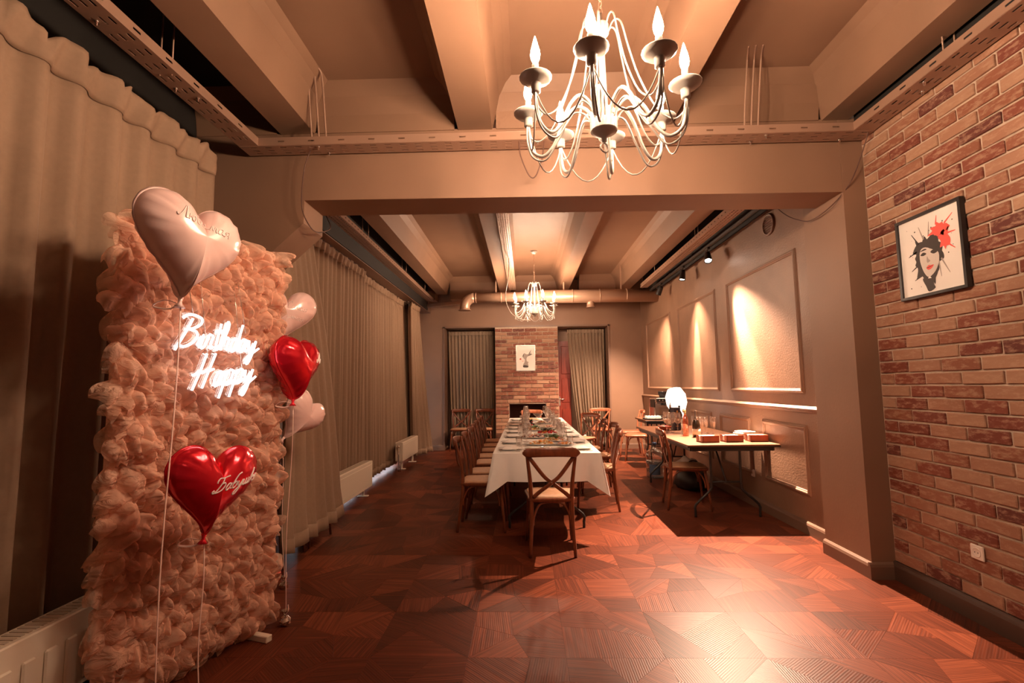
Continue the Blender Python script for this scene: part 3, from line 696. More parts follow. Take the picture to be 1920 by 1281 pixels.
# ------------------------------------------------------------------ spotlights on a track
tr = thing('light_track', 'long black light track hung above the plaster wall', 'light track', (2.42, 0, 3.17))
mb = MB(); mb.bx(-.018, .018, 4.1, 9.2, 0, .034, .004); mb.obj('rail', M['black'], tr)
for y in (4.6, 6.9, 9.0):
    mb = MB(); mb.tube([(0, y, .03), (0, y, .60)], .005, 6); mb.obj('hanger_rod', M['black'], tr)
def spot(label, y, tgt, power, ang, core, cpow, cang):
    s = thing('spotlight', label, 'spotlight', (2.42, y, 3.17))
    mb = MB(); mb.box((0, 0, -.014), (.034, .11, .028), .005); mb.obj('track_adapter', M['black'], s)
    mb = MB(); mb.tube([(0, 0, -.02), (0, 0, -.075)], .008, 8); mb.obj('stem', M['chrome'], s)
    piv = Vector((2.42, y, 3.17 - .085)); d = (Vector(tgt) - piv).normalized(); q = d.to_track_quat('Z', 'Y').to_matrix(); loc = Vector((0, 0, -.085))
    mb = MB(); mb.lathe([(.0, -.035), (.032, -.03), (.040, .0), (.048, .11), (.050, .125), (.045, .125), (.040, .10)], 20, loc, 0, True, q); mb.obj('lamp_head', M['black'], s)
    mb = MB(); mb.lathe([(.041, .108), (.0, .112)], 20, loc, 0, False, q); mb.obj('lens', mat('lit_spot_lens', (1, .9, .8), .3, emit=25, ecol=(1, .85, .7)), s)
    src = piv + d * .135
    light('spot_beam', 'SPOT', src, power, SPOTC, .018, src + d, math.radians(ang), .8)
    light('spot_core', 'SPOT', src, cpow, SPOTC, .018, piv + (Vector(core) - piv), math.radians(cang), .9)
spot('black track spotlight nearest the beam, its lit lens turned to the room', 6.3, (1.85, 4.40, 0), SPOT * 20, 64, (2.72, 5.45, 1.2), SPOT * 16, 21)
spot('black track spotlight pointing straight down, in the middle of the three', 7.3, (1.9, 7.0, 0), SPOT * 4, 85, (2.71, 7.40, 1.2), SPOT * 10, 19)
spot('black track spotlight turned to the far end, farthest of the three', 8.5, (1.5, 9.9, 0.4), SPOT * 7, 90, (2.63, 8.9, 1.4), SPOT * 2, 26)

# ------------------------------------------------------------------ loose cords and ceiling conduits
def cord(label, pts, r=.0045, m='cord', sub=6):
    mb = MB(); mb.tube(smooth_path(pts, sub), r, 6); return tag(mb.obj('cord', M[m]), label, 'cord')
cord('twisted brown cord looping from the tray down to the left bracket', [(-1.63, 3.545, 3.24), (-1.68, 3.55, 3.08), (-1.70, 3.57, 2.80), (-1.66, 3.62, 2.66), (-1.69, 3.85, 2.68), (-1.68, 4.06, 2.78), (-1.80, 4.3, 2.95), (-2.0, 4.5, 3.25)])
cord('thin brown cord hanging in a V from the tray at the chandelier', [(-.02, 3.5, 3.24), (-.01, 3.51, 3.13), (.05, 3.52, 2.98), (.10, 3.52, 2.97), (.15, 3.51, 3.1), (.17, 3.5, 3.24)])
cord('thin brown cord sagging from the tray along the brick wall to the right pilaster', [(2.57, 3.5, 3.24), (2.55, 3.56, 3.1), (2.50, 3.62, 2.92), (2.43, 3.72, 2.79), (2.42, 3.95, 2.75), (2.43, 4.15, 2.79), (2.40, 4.4, 2.95), (2.33, 4.6, 3.23)])
cord('pale cord swooping from the ceiling rib to the far chandelier', [(-.22, 7.3, 3.42), (-.24, 7.45, 3.1), (-.30, 7.7, 2.82), (-.22, 7.9, 2.60), (-.05, 7.98, 2.50), (.10, 8.0, 2.48)], .006, 'cordpale')
for i, (x0, lbl) in enumerate(((-1.60, 'left'), (1.66, 'right'))):
    for k in range(3):
        mb = MB(); x = x0 + (k * .055 if i == 0 else k * .05); mb.tube(smooth_path([(x - .05, 3.25, 3.768), (x - .01, 3.36, 3.765), (x, 3.40, 3.70), (x, 3.46, 3.45), (x, 3.50, 3.25)], 4), .007, 6)
        tag(mb.obj('cable', M['tray']), 'painted cable dropping into the %s end of the cross tray, %s of three' % (lbl, ('leftmost', 'middle', 'rightmost')[k]), 'cable', 'cables into the cross tray')

# ------------------------------------------------------------------ handwriting strokes
GL = {
 'B': (.72, [[(.02, .86), (.12, .97), (.35, 1.0), (.60, .92), (.62, .74), (.40, .58), (.30, .56), (.52, .50), (.60, .34), (.48, .12), (.25, .0), (.10, .03)], [(.32, .88), (.22, .5), (.06, .02), (.02, -.12)]]),
 'i': (.22, [[(.0, .05), (.10, .42), (.08, .1), (.14, .0), (.22, .08)]]),
 'r': (.30, [[(.0, .05), (.08, .42), (.10, .46), (.22, .40), (.20, .2), (.22, .02), (.30, .08)]]),
 't': (.28, [[(.12, .85), (.10, .2), (.15, .0), (.28, .08)], [(-.02, .58), (.28, .62)]]),
 'h': (.36, [[(.0, .05), (.14, .7), (.12, .92), (.06, .85), (.05, .0)], [(.05, .2), (.18, .42), (.26, .35), (.25, .05), (.36, .08)]]),
 'd': (.36, [[(.28, .40), (.12, .42), (.03, .2), (.10, .0), (.24, .12), (.32, .92)], [(.30, .6), (.27, .1), (.36, .05)]]),
 'a': (.36, [[(.28, .40), (.12, .43), (.03, .2), (.10, .0), (.22, .10), (.29, .42), (.26, .08), (.36, .06)]]),
 'y': (.40, [[(.02, .42), (.06, .12), (.16, .06), (.30, .42)], [(.30, .42), (.24, -.1), (.14, -.38), (.06, -.30), (.18, -.08), (.48, .18)]]),
 'H': (.70, [[(.22, 1.0), (.16, .5), (.06, -.05)], [(.52, 1.0), (.44, .5), (.36, -.02)], [(-.05, .38), (.25, .46), (.60, .52)]]),
 'p': (.38, [[(.06, .44), (.04, .1), (-.01, -.38)], [(.05, .3), (.16, .46), (.28, .40), (.26, .15), (.14, .02), (.05, .10), (.20, .02), (.38, .12)]]),
 'Б': (.80, [[(.02, .66), (.0, .80), (.14, .95), (.45, .92), (.85, .98)], [(.50, .92), (.36, .5), (.18, .12), (.02, .0), (-.08, .10), (.02, .20)], [(.34, .52), (.58, .58), (.68, .38), (.52, .10), (.25, .0), (.02, .02)]]),
 'а': (.46, [[(.34, .40), (.16, .43), (.03, .2), (.10, .0), (.26, .10), (.36, .43), (.32, .08), (.46, .06)]]),
 'б': (.46, [[(.50, .98), (.28, .86), (.08, .45), (.06, .12), (.18, .0), (.34, .12), (.36, .34), (.24, .44), (.08, .30)]]),
 'у': (.46, [[(.02, .42), (.08, .12), (.20, .06), (.38, .43)], [(.38, .43), (.28, -.1), (.08, -.50), (-.10, -.42), (.05, -.15), (.46, .12)]]),
 'ш': (.66, [[(.02, .42), (.04, .06), (.14, .0), (.24, .12), (.27, .43), (.27, .06), (.36, .0), (.48, .12), (.51, .43), (.50, .06), (.58, .0), (.66, .08)]]),
 'к': (.44, [[(.0, .05), (.16, .62), (.20, .95), (.12, .9), (.06, .4), (.04, .0)], [(.36, .44), (.10, .22), (.26, .16), (.34, .0), (.44, .08)]]),
 'С': (.62, [[(.50, .78), (.52, .95), (.34, 1.0), (.10, .75), (.02, .35), (.14, .02), (.34, .0), (.62, .15)]]),
 'м': (.58, [[(.0, .02), (.10, .08), (.20, .43), (.26, .05), (.44, .43), (.46, .06), (.52, .0), (.58, .08)]]),
 'я': (.44, [[(.38, .0), (.40, .44), (.18, .44), (.10, .30), (.22, .20), (.39, .22)], [(.22, .20), (.02, .0)]]),
 'М': (.86, [[(.05, .35), (.0, .15), (.08, .0), (.20, .20), (.36, .95), (.40, .15), (.68, .98), (.68, .15), (.76, .0), (.86, .08)]]),
 'и': (.48, [[(.02, .42), (.04, .06), (.14, .0), (.28, .12), (.32, .43), (.32, .06), (.40, .0), (.48, .08)]]),
 'Л': (.66, [[(-.05, .15), (.05, .0), (.20, .2), (.44, .98), (.48, .15), (.56, .0), (.66, .08)]]),
 'ю': (.58, [[(.04, .43), (.04, .0)], [(.04, .22), (.22, .22)], [(.36, .43), (.24, .3), (.24, .1), (.36, .0), (.48, .12), (.47, .34), (.36, .43)]]),
 'н': (.50, [[(.04, .43), (.04, .0)], [(.04, .22), (.34, .24)], [(.34, .43), (.34, .06), (.42, .0), (.50, .08)]]),
 'у2': (.4, []),
}
def strokes(text, size, slant=.25, track=0.0):
    x = 0; out = []
    for ch in text:
        w, st = GL[ch]
        for s_ in st: out.append([((x + px + slant * py) * size, py * size) for px, py in s_])
        x += w + track
    return out, x * size

# ------------------------------------------------------------------ tulle backdrop with neon words
BO = Vector((-1.87, 2.10, 0)); ang = math.atan2(1.10, .34)
bd = thing('backdrop_panel', 'tall blush-pink photo backdrop covered in ruffled tulle, standing at lower left', 'backdrop', BO, ang)
# local: +x along the panel (away), +y = behind, -y = front, z up
PW, PH = .92, 2.20
mb = MB(); mb.bx(.03, PW, -.02, .02, .045, PH, .006); mb.obj('board', M['board'], bd)
mb = MB(); mb.bx(PW - .16, PW - .12, -.21, .20, .0, .035, .004); mb.obj('foot_bar', M['rad'], bd)
mb = MB(); mb.bx(.12, .16, -.10, .20, .0, .035, .004); mb.obj('foot_bar', M['rad'], bd)
mb = MB(); mb.tube([(.07, .035, .03), (.07, .035, PH - .02)], .011, 8); mb.tube([(PW - .03, .04, .03), (PW - .03, .04, PH - .02)], .011, 8); mb.obj('stand_pole', M['black'], bd)
rg = random.Random(5)
def petal(mb, cx, cz, w, l, d, roll, ysg=-1, lean=0):
    """one gathered scrap of tulle: fixed along its upper edge, puffing out and folding back under itself"""
    ph = rg.uniform(0, 9); k1 = rg.uniform(1.6, 3.4); k2 = rg.uniform(4, 7); cr, sr = math.cos(roll), math.sin(roll); cur = rg.uniform(.55, .98); tw = rg.uniform(-.4, .4); am = rg.uniform(.015, .035)
    def tri(x): x = (x / (2 * PI)) % 1; return 4 * abs(x - .5) - 1
    def P(u, v):
        s_ = (u - .5) * 2; ed = 1 - abs(s_) ** 3
        off = d * math.sin(PI * v * cur) * (.45 + .55 * ed) + (am * tri(k1 * s_ * 2 + ph + v) + .012 * tri(k2 * s_ + ph * 2 + 5 * v)) * min(1, v * 1.6)
        a = s_ * w / 2 * (.45 + .65 * math.sin(PI * min(1, v * .75))) + tw * v * l; b = -l * (v - .25) + .020 * tri(k1 * 1.7 * s_ + ph * 1.3) * v + .02 * ed * (1 - v)
        x = cx + a * cr - b * sr + lean * off; z = cz + a * sr + b * cr
        return (x, ysg * (.02 + max(0, off)), z)
    mb.grid(P, 10, 7)
mb = MB(); mb2 = MB()
rows = 46; cols = 16
for r in range(rows):
    for c in range(cols + 1):
        z = .10 + (PH - .10) * r / (rows - 1); x = .05 + (PW - .05) * (c + (.5 if r % 2 else 0)) / cols
        x = min(PW - .03, max(0.06, x + rg.uniform(-.03, .03)))
        if r >= rows - 4 and rg.random() < .35 and x < .5: continue
        petal(mb, x, z + rg.uniform(-.025, .025), rg.uniform(.08, .19), rg.uniform(.07, .14), rg.uniform(.04, .115), rg.uniform(-.9, .9), lean=(-.12 if x < .12 else (.05 if x > PW - .08 else rg.uniform(-.3, .3))))
mb.obj('tulle_ruffle', M['tulle'], bd, 'stuff')
for r in range(20):   # scraps that stick out past the edges
    z = .12 + 2.0 * r / 19 + rg.uniform(-.03, .03)
    petal(mb2, .05, z, rg.uniform(.10, .17), rg.uniform(.08, .13), rg.uniform(.04, .085), rg.uniform(-.5, .5), lean=rg.uniform(-.7, -.2))
    petal(mb2, PW - .03, z, rg.uniform(.08, .12), rg.uniform(.08, .12), rg.uniform(.02, .05), rg.uniform(-.5, .5), lean=rg.uniform(.1, .6))
for (x, z, l_, bw) in ((.0, 1.88, .20, .075), (.0, 1.70, .15, .06), (.0, 1.20, .13, .06), (.10, PH + .0, .10, .06), (.0, .45, .10, .05)):
    def P(u, v, x=x, z=z, l_=l_, bw=bw, ph=rg.uniform(0, 6)):
        t = 2 * PI * u; wv = (v - .5) * bw * (1 + .25 * math.sin(u * 9 + ph)); k = .5 - .5 * math.cos(t)
        return (x + .05 - l_ * k * .45 + .25 * wv, -.05 - .03 * math.sin(t * 1.5) - wv * .8, z + l_ * .42 * math.sin(t) * (.6 + .4 * k) + .55 * wv + .012 * math.sin(u * 17 + v * 3))
    mb2.grid(P, 28, 5)
mb2.obj('tulle_loop', M['tulle'], bd, 'stuff')
def neon(label, text, x, z, size, slant, rise, track):
    t = thing('neon_sign', label, 'neon sign', BO, ang)
    st, w = strokes(text, size, slant, track); tb = MB(); ab = MB()
    for s_ in st:
        P = smooth_path([(x + a, -.20, z + b + rise * a) for a, b in s_], 5); tb.tube(P, .0056, 8)
        P2 = [q + Vector((0, .016, 0)) for q in P]; ab.tube(P2, .0145, 8, flat=.25, up=(0, 1, 0))
    tb.obj('neon_tube', M['neon'], t); ab.obj('acrylic_backing', M['acryl'], t)
    wr_ = MB(); wr_.tube([(x + .1, -.18, z + .15), (x + .1, -.06, PH)], .002, 5); wr_.tube([(x + w - .05, -.18, z + .1), (x + w - .05, -.06, PH)], .002, 5); wr_.obj('hanging_wire', M['steel'], t)
neon('glowing white neon word Birthday hanging on the tulle backdrop', 'Birthday', .170, 1.605, .158, .22, -.02, -.015)
neon('glowing white neon word Happy hanging on the tulle backdrop below the other word', 'Happy', .255, 1.405, .165, .25, .09, -.015)

# ------------------------------------------------------------------ heart balloons
def heart_pt(t): return (.5 * math.sin(t) ** 3, (13 * math.cos(t) - 5 * math.cos(2 * t) - 2 * math.cos(3 * t) - math.cos(4 * t)) / 30.5)
NA = 96; C0 = (0, .02)
HP = [heart_pt(2 * PI * i / NA) for i in range(NA)]
def heart_h(x, y, T):
    a = math.atan2(y - C0[1], x - C0[0]); best = None
    dx, dy = math.cos(a), math.sin(a); R_ = .3
    for i in range(NA):
        p = (HP[i][0] - C0[0], HP[i][1] - C0[1]); q = (HP[(i + 1) % NA][0] - C0[0], HP[(i + 1) % NA][1] - C0[1])
        den = dx * (q[1] - p[1]) - dy * (q[0] - p[0])
        if abs(den) < 1e-9: continue
        s_ = (p[0] * (q[1] - p[1]) - p[1] * (q[0] - p[0])) / den; w = (p[0] * dy - p[1] * dx) / den
        if s_ > 0 and -1e-6 <= w <= 1 + 1e-6: R_ = s_
    return thick(x, y, min(1, math.hypot(x - C0[0], y - C0[1]) / R_), T)
def thick(x, y, s_, T):
    g = 1 - .30 * math.exp(-(x / .11) ** 2) * max(0, min(1, (y - .02) / .2))
    return T * g * max(0, 1 - s_ ** 2.4) ** .62
def balloon(label, loc, normal, size, m, tilt=0, texts=(), ribbon=None, rcurl=True, T=.24):
    b = thing('heart_balloon', label, 'balloon', loc)
    n = Vector((normal[0], normal[1], 0)).normalized(); zz = n; yy = Vector((0, 0, 1)); xx = yy.cross(zz)
    if len(normal) > 2: zz = Vector(normal).normalized(); xx = Vector((0, 0, 1)).cross(zz).normalized(); yy = zz.cross(xx)
    Rm = Matrix((xx, yy, zz)).transposed() @ Matrix.Rotation(tilt, 3, 'Z')
    def W(x, y, z): return Rm @ Vector((x * size, y * size, z * size))
    mb = MB(); nr = 13
    for sg in (1, -1):
        vs = []
        for j in range(nr + 1):
            s_ = math.sin(PI / 2 * j / nr) ** .9
            for i in range(NA):
                x = C0[0] + (HP[i][0] - C0[0]) * s_; y = C0[1] + (HP[i][1] - C0[1]) * s_
                z = thick(x, y, s_, T); z *= 1 + (.18 * math.sin(i * 2 * PI * 26 / NA) + .12 * math.sin(i * 2 * PI * 41 / NA + 1)) * s_ ** 6
                vs.append(W(x, y, sg * z))
        fs = []
        for j in range(nr):
            for i in range(NA):
                q = (j * NA + i, j * NA + (i + 1) % NA, (j + 1) * NA + (i + 1) % NA, (j + 1) * NA + i); fs.append(q if sg < 0 else q[::-1])
        mb.add(vs, fs, 0, True)
    vs = [];
    for k_, dz in ((1.0, .002), (1.035, .0), (1.0, -.002)): vs += [W(C0[0] + (p[0] - C0[0]) * k_ * (1 + (.006 * math.sin(i * 2.1) if k_ > 1 else 0)), C0[1] + (p[1] - C0[1]) * k_, dz) for i, p in enumerate(HP)]
    mb.add(vs, [(j * NA + i, j * NA + (i + 1) % NA, (j + 1) * NA + (i + 1) % NA, (j + 1) * NA + i) for j in range(2) for i in range(NA)], 0, True)
    mb.obj('foil_body', m, b, None, True)
    tip = W(0, -17 / 30.5, 0)
    nk = MB(); q = W(0, -.62, 0) - tip; nk.tube([tip - q * .3, tip + q * .4, tip + q * .7, tip + q * 1.3], [.012, .007, .010, .022], 10); nk.obj('neck', m, b)
    for (txt, x, y, sz, slant, rise) in texts:
        st, w = strokes(txt, sz, slant, .0); tb = MB()
        for s_ in st:
            P = []
            for p in smooth_path([(x + a, y + c + rise * a, 0) for a, c in s_], 4): P.append(W(p.x, p.y, heart_h(p.x, p.y, T) + .002))
            tb.tube(P, (.0034 if m == M['red'] else .0024) * size / .45, 5)
        lab(tb.obj('lettering', M['print'] if m == M['red'] else M['pinkprint'], b), 'white handwritten %s' % txt)
    if ribbon:
        mb = MB(); end = Vector(ribbon) - Vector(loc); st_ = tip + q * .8
        pts = [st_.lerp(end, t) + Vector((.006 * math.sin(t * 7), .006 * math.cos(t * 6), 0)) for t in [i / 14 for i in range(15)]]
        mb.tube(pts, .0042, 6, flat=.4)
        if rcurl:
            mb.tube(smooth_path([st_, st_ + Vector((-.05, -.02, .015)), st_ + Vector((-.09, -.03, -.01)), st_ + Vector((-.04, -.01, -.02)), st_], 5), .006, 6, flat=.3)
        mb.obj('ribbon', M['ribbon'], b)
    return b
balloon('big pearl-pink heart balloon floating highest, in front of the top of the backdrop', (-1.425, 1.98, 2.03), (.94, -.34), .455, M['pink'], -.10, (('Любимая', -.27, .13, .135, .2, -.10),), (-1.44, 1.93, .006))
balloon('glossy red heart balloon floating low before the backdrop, lettered with a long word', (-1.41, 2.18, .985), (.90, -.43), .405, M['red'], -.12, (('Бабушка', -.10, -.10, .15, .28, .22),), (-1.40, 2.14, .006), T=.21)
balloon('pearl-pink heart balloon peeking out behind the right edge of the backdrop at the top', (-1.78, 3.52, 1.97), (.60, -.80), .42, M['pink'], -.12, (('Самая', -.02, .05, .13, .2, -.08), ('умная', .0, -.13, .12, .2, -.08)), (-1.90, 3.72, .05), False)
balloon('red heart balloon turned sideways at the right edge of the backdrop', (-1.41, 2.93, 1.55), (.99, -.12, .0), .40, M['red'], -.05, (('Мама', .12, .02, .16, .25, .05),), (-1.45, 2.975, .05), T=.29)
balloon('pearl-pink heart balloon leaning below the red sideways one, behind the backdrop edge', (-1.62, 3.50, 1.21), (.86, -.45, -.25), .36, M['pink'], -.62, (), (-1.72, 3.50, .05))
def weight(label, loc, m, r=.03):
    w = thing('balloon_weight', label, 'balloon weight', loc); rg = random.Random(int(loc[1] * 1000)); mb = MB()
    mb.lathe([(0, 0), (.7 * r, .0), (r, .4 * r), (1.05 * r, .9 * r), (.7 * r, 1.4 * r), (.25 * r, 1.75 * r), (.2 * r, 1.9 * r), (.7 * r, 2.7 * r)], 14)
    mb.v = [(x + rg.uniform(-.14, .14) * r, y + rg.uniform(-.14, .14) * r, max(0, z + rg.uniform(-.1, .1) * r)) for x, y, z in mb.v]; mb.s = [False] * len(mb.s)
    mb.obj('foil_wrap', m, w)
    t = MB(); t.tube(smooth_path([(0, 0, 1.9 * r), (.02, .0, 2.6 * r), (.015, .005, 3.6 * r)], 4), .003, 5); t.obj('ribbon_tie', M['ribbon'], w)
weight('crinkled silver foil balloon weight on the floor by the white foot bar', (-1.45, 2.975, .0), M['silver'], .032)
weight('silver foil balloon weight tucked behind the right edge of the backdrop', (-1.72, 3.50, 0), M['silver'])
weight('red and silver foil balloon weight beside the hidden chair leg, left of the curtain', (-1.88, 3.72, 0), M['redfoil'])
weight('silver foil balloon weight under the big pink balloon, at the foot of the backdrop', (-1.44, 1.93, 0), M['silver'])
weight('silver foil balloon weight under the low red balloon, at the foot of the backdrop', (-1.40, 2.14, 0), M['silver'])

# ------------------------------------------------------------------ framed pictures and socket
def picture(label, cat, w, h, P, frm, fd=.03, fw=.018):
    t = thing('framed_picture', label, cat, P(w / 2, h / 2, 0)); o0 = Vector(P(w / 2, h / 2, 0))
    def L_(a, b, d): return tuple(Vector(P(a, b, d)) - o0)
    def slab(a0, a1, b0, b1, d0, d1):
        mb = MB(); mb.add([L_(a, b, d) for d in (d0, d1) for a, b in ((a0, b0), (a1, b0), (a1, b1), (a0, b1))], [(3, 2, 1, 0), (4, 5, 6, 7), (0, 1, 5, 4), (1, 2, 6, 5), (2, 3, 7, 6), (3, 0, 4, 7)]); return mb
    for (a0, a1, b0, b1) in ((0, w, 0, fw), (0, w, h - fw, h), (0, fw, fw, h - fw), (w - fw, w, fw, h - fw)):
        slab(a0, a1, b0, b1, .0, fd).obj('frame_bar', frm, t, None, True)
    slab(fw * .8, w - fw * .8, fw * .8, h - fw * .8, .001, fd * .55).obj('print_sheet', M['paper'], t, None, True)
    def shape(name, pts, m, lv, smooth=True):
        ps = [(a * w, b * h, 0) for a, b in pts]
        if smooth: ps = [tuple(q) for q in smooth_path(ps, 3, True)]
        mb = MB(); mb.add([L_(a, b, fd * .55 + .0004 * lv) for a, b, _ in ps], [list(range(len(ps)))]); return mb.obj(name, m, t)
    return t, shape
# picture on the brick wall: an invented ink-splash portrait
t, sh = picture('black-framed ink-splash portrait with a red splash, hung on the brick wall', 'picture', .50, .545, lambda a, b, d: (2.606 - d, 3.34 - a, 1.938 + b), M['frame'])
rg = random.Random(11)
def blot(cx, cy, rx, ry, n, j, spike=.0):
    out = []
    for i in range(n):
        a = 2 * PI * i / n; k = 1 + rg.uniform(-j, j) + (spike * rg.random() if i % 3 == 0 else 0); out.append((cx + rx * k * math.cos(a), cy + ry * k * math.sin(a)))
    return out
sh('hair_shape', blot(.46, .44, .20, .23, 34, .10, .35), M['ink'], 1)
sh('hair_shape', [(.28, .62), (.35, .66), (.46, .66), (.60, .74), (.66, .70), (.64, .60), (.70, .56), (.66, .45), (.58, .40), (.40, .52), (.24, .54)], M['ink'], 2)
sh('red_splash', blot(.66, .73, .12, .07, 22, .18, .5), M['inkred'], 3)
sh('red_splash', blot(.73, .60, .07, .10, 20, .22, .6), M['inkred'], 3)
sh('face_shape', [(.36, .56), (.44, .58), (.56, .52), (.63, .47), (.62, .36), (.56, .27), (.46, .22), (.40, .27), (.36, .36), (.34, .46)], M['paperskin'], 4)
sh('neck_shape', [(.36, .22), (.50, .20), (.60, .26), (.52, .14), (.54, .08), (.44, .05), (.40, .12)], M['ink'], 3)
sh('eye_shape', [(.355, .50), (.40, .525), (.45, .50), (.40, .485)], M['ink'], 5); sh('eye_shape', [(.51, .505), (.56, .525), (.615, .49), (.56, .475)], M['ink'], 5)
sh('brow_shape', [(.35, .545), (.42, .565), (.46, .55), (.41, .545)], M['ink'], 5); sh('brow_shape', [(.50, .55), (.57, .565), (.63, .53), (.57, .54)], M['ink'], 5)
sh('nose_shape', [(.455, .47), (.475, .43), (.50, .405), (.46, .39), (.445, .41)], M['inkgrey'], 5)
sh('lips_shape', [(.43, .335), (.47, .36), (.50, .352), (.545, .35), (.51, .315), (.46, .305)], M['inkred'], 5); sh('lips_shape', [(.43, .335), (.47, .338), (.545, .348), (.47, .330)], M['ink'], 6)
for (a, b, a2, b2, m_) in ((.30, .56, .17, .52, 'ink'), (.34, .64, .24, .78, 'ink'), (.62, .80, .64, .90, 'inkred'), (.74, .78, .86, .86, 'inkred'), (.76, .55, .86, .47, 'inkred'), (.66, .40, .76, .22, 'inkgrey'), (.62, .38, .64, .20, 'inkgrey'), (.33, .40, .20, .34, 'ink'), (.36, .26, .24, .22, 'ink'), (.42, .68, .36, .84, 'inkgrey'), (.50, .70, .52, .86, 'inkgrey'), (.78, .66, .88, .66, 'inkred')):
    d = Vector((a2 - a, b2 - b)); n_ = Vector((-d.y, d.x)).normalized() * .011; A = Vector((a, b)); B = Vector((a2, b2))
    sh('ink_streak', [A + n_, B + n_ * .4, B + d * .08, B - n_ * .4, A - n_], M[m_], 2, False)
for i in range(34):
    a, b = rg.uniform(.14, .86), rg.uniform(.12, .88); r_ = rg.uniform(.003, .010)
    if abs(a - .48) < .14 and abs(b - .4) < .2: continue
    sh('ink_drop', blot(a, b, r_, r_, 6, .2), M['inkred' if (a > .6 and b > .5 and rg.random() < .6) else 'ink'], 2, False)
t, sh = picture('silver-framed small picture with a grey bust figure, hung on the fireplace brickwork', 'picture', .43, .575, lambda a, b, d: (-.20 + a, 10.748 - d, 1.72 + b), M['framesilver'], .025, .016)
sh('figure_shape', [(.38, .14), (.63, .14), (.62, .30), (.66, .34), (.56, .38), (.55, .48), (.60, .55), (.72, .60), (.82, .70), (.66, .66), (.56, .64), (.44, .68), (.36, .60), (.38, .50), (.46, .44), (.44, .34), (.37, .24)], M['inkgrey'], 1)
sh('shadow_shape', [(.38, .14), (.62, .14), (.61, .20), (.40, .22)], M['ink'], 2); sh('shadow_shape', [(.37, .52), (.42, .66), (.46, .70), (.40, .66), (.35, .58)], M['ink'], 2); sh('shadow_shape', [(.62, .60), (.74, .64), (.86, .64), (.72, .60)], M['ink'], 2)
sh('shadow_shape', [(.66, .66), (.78, .80), (.80, .82), (.72, .68)], M['ink'], 2)
sh('red_mark', [(.18, .44), (.24, .50), (.28, .44)], M['inkred'], 2); sh('red_mark', [(.32, .38), (.38, .39), (.36, .36)], M['inkred'], 2)
def socket(label, x, y, z):
    t = thing('wall_socket', label, 'socket', (x, y, z)); ry = Matrix.Rotation(-PI / 2, 3, 'Y')
    mb = MB(); mb.box((-.005, 0, 0), (.012, .082, .082), .004); mb.obj('cover_plate', M['socket'], t)
    mb = MB(); mb.lathe([(.029, .011), (.029, .013), (.024, .013), (.022, .0115), (.0, .0115)], 20, (0, 0, 0), 0, True, ry); mb.obj('socket_ring', M['socket'], t)
    mb = MB(); mb.lathe([(.003, .0125), (.0, .013)], 8, (0, .0095, 0), 0, True, ry); mb.lathe([(.003, .0125), (.0, .013)], 8, (0, -.0095, 0), 0, True, ry); mb.obj('pin_hole', M['black'], t)
socket('white square power socket low on the brick wall', 2.605, 2.97, .405)
socket('power socket on the plaster wall under the side table', 2.60, 5.73, .37)

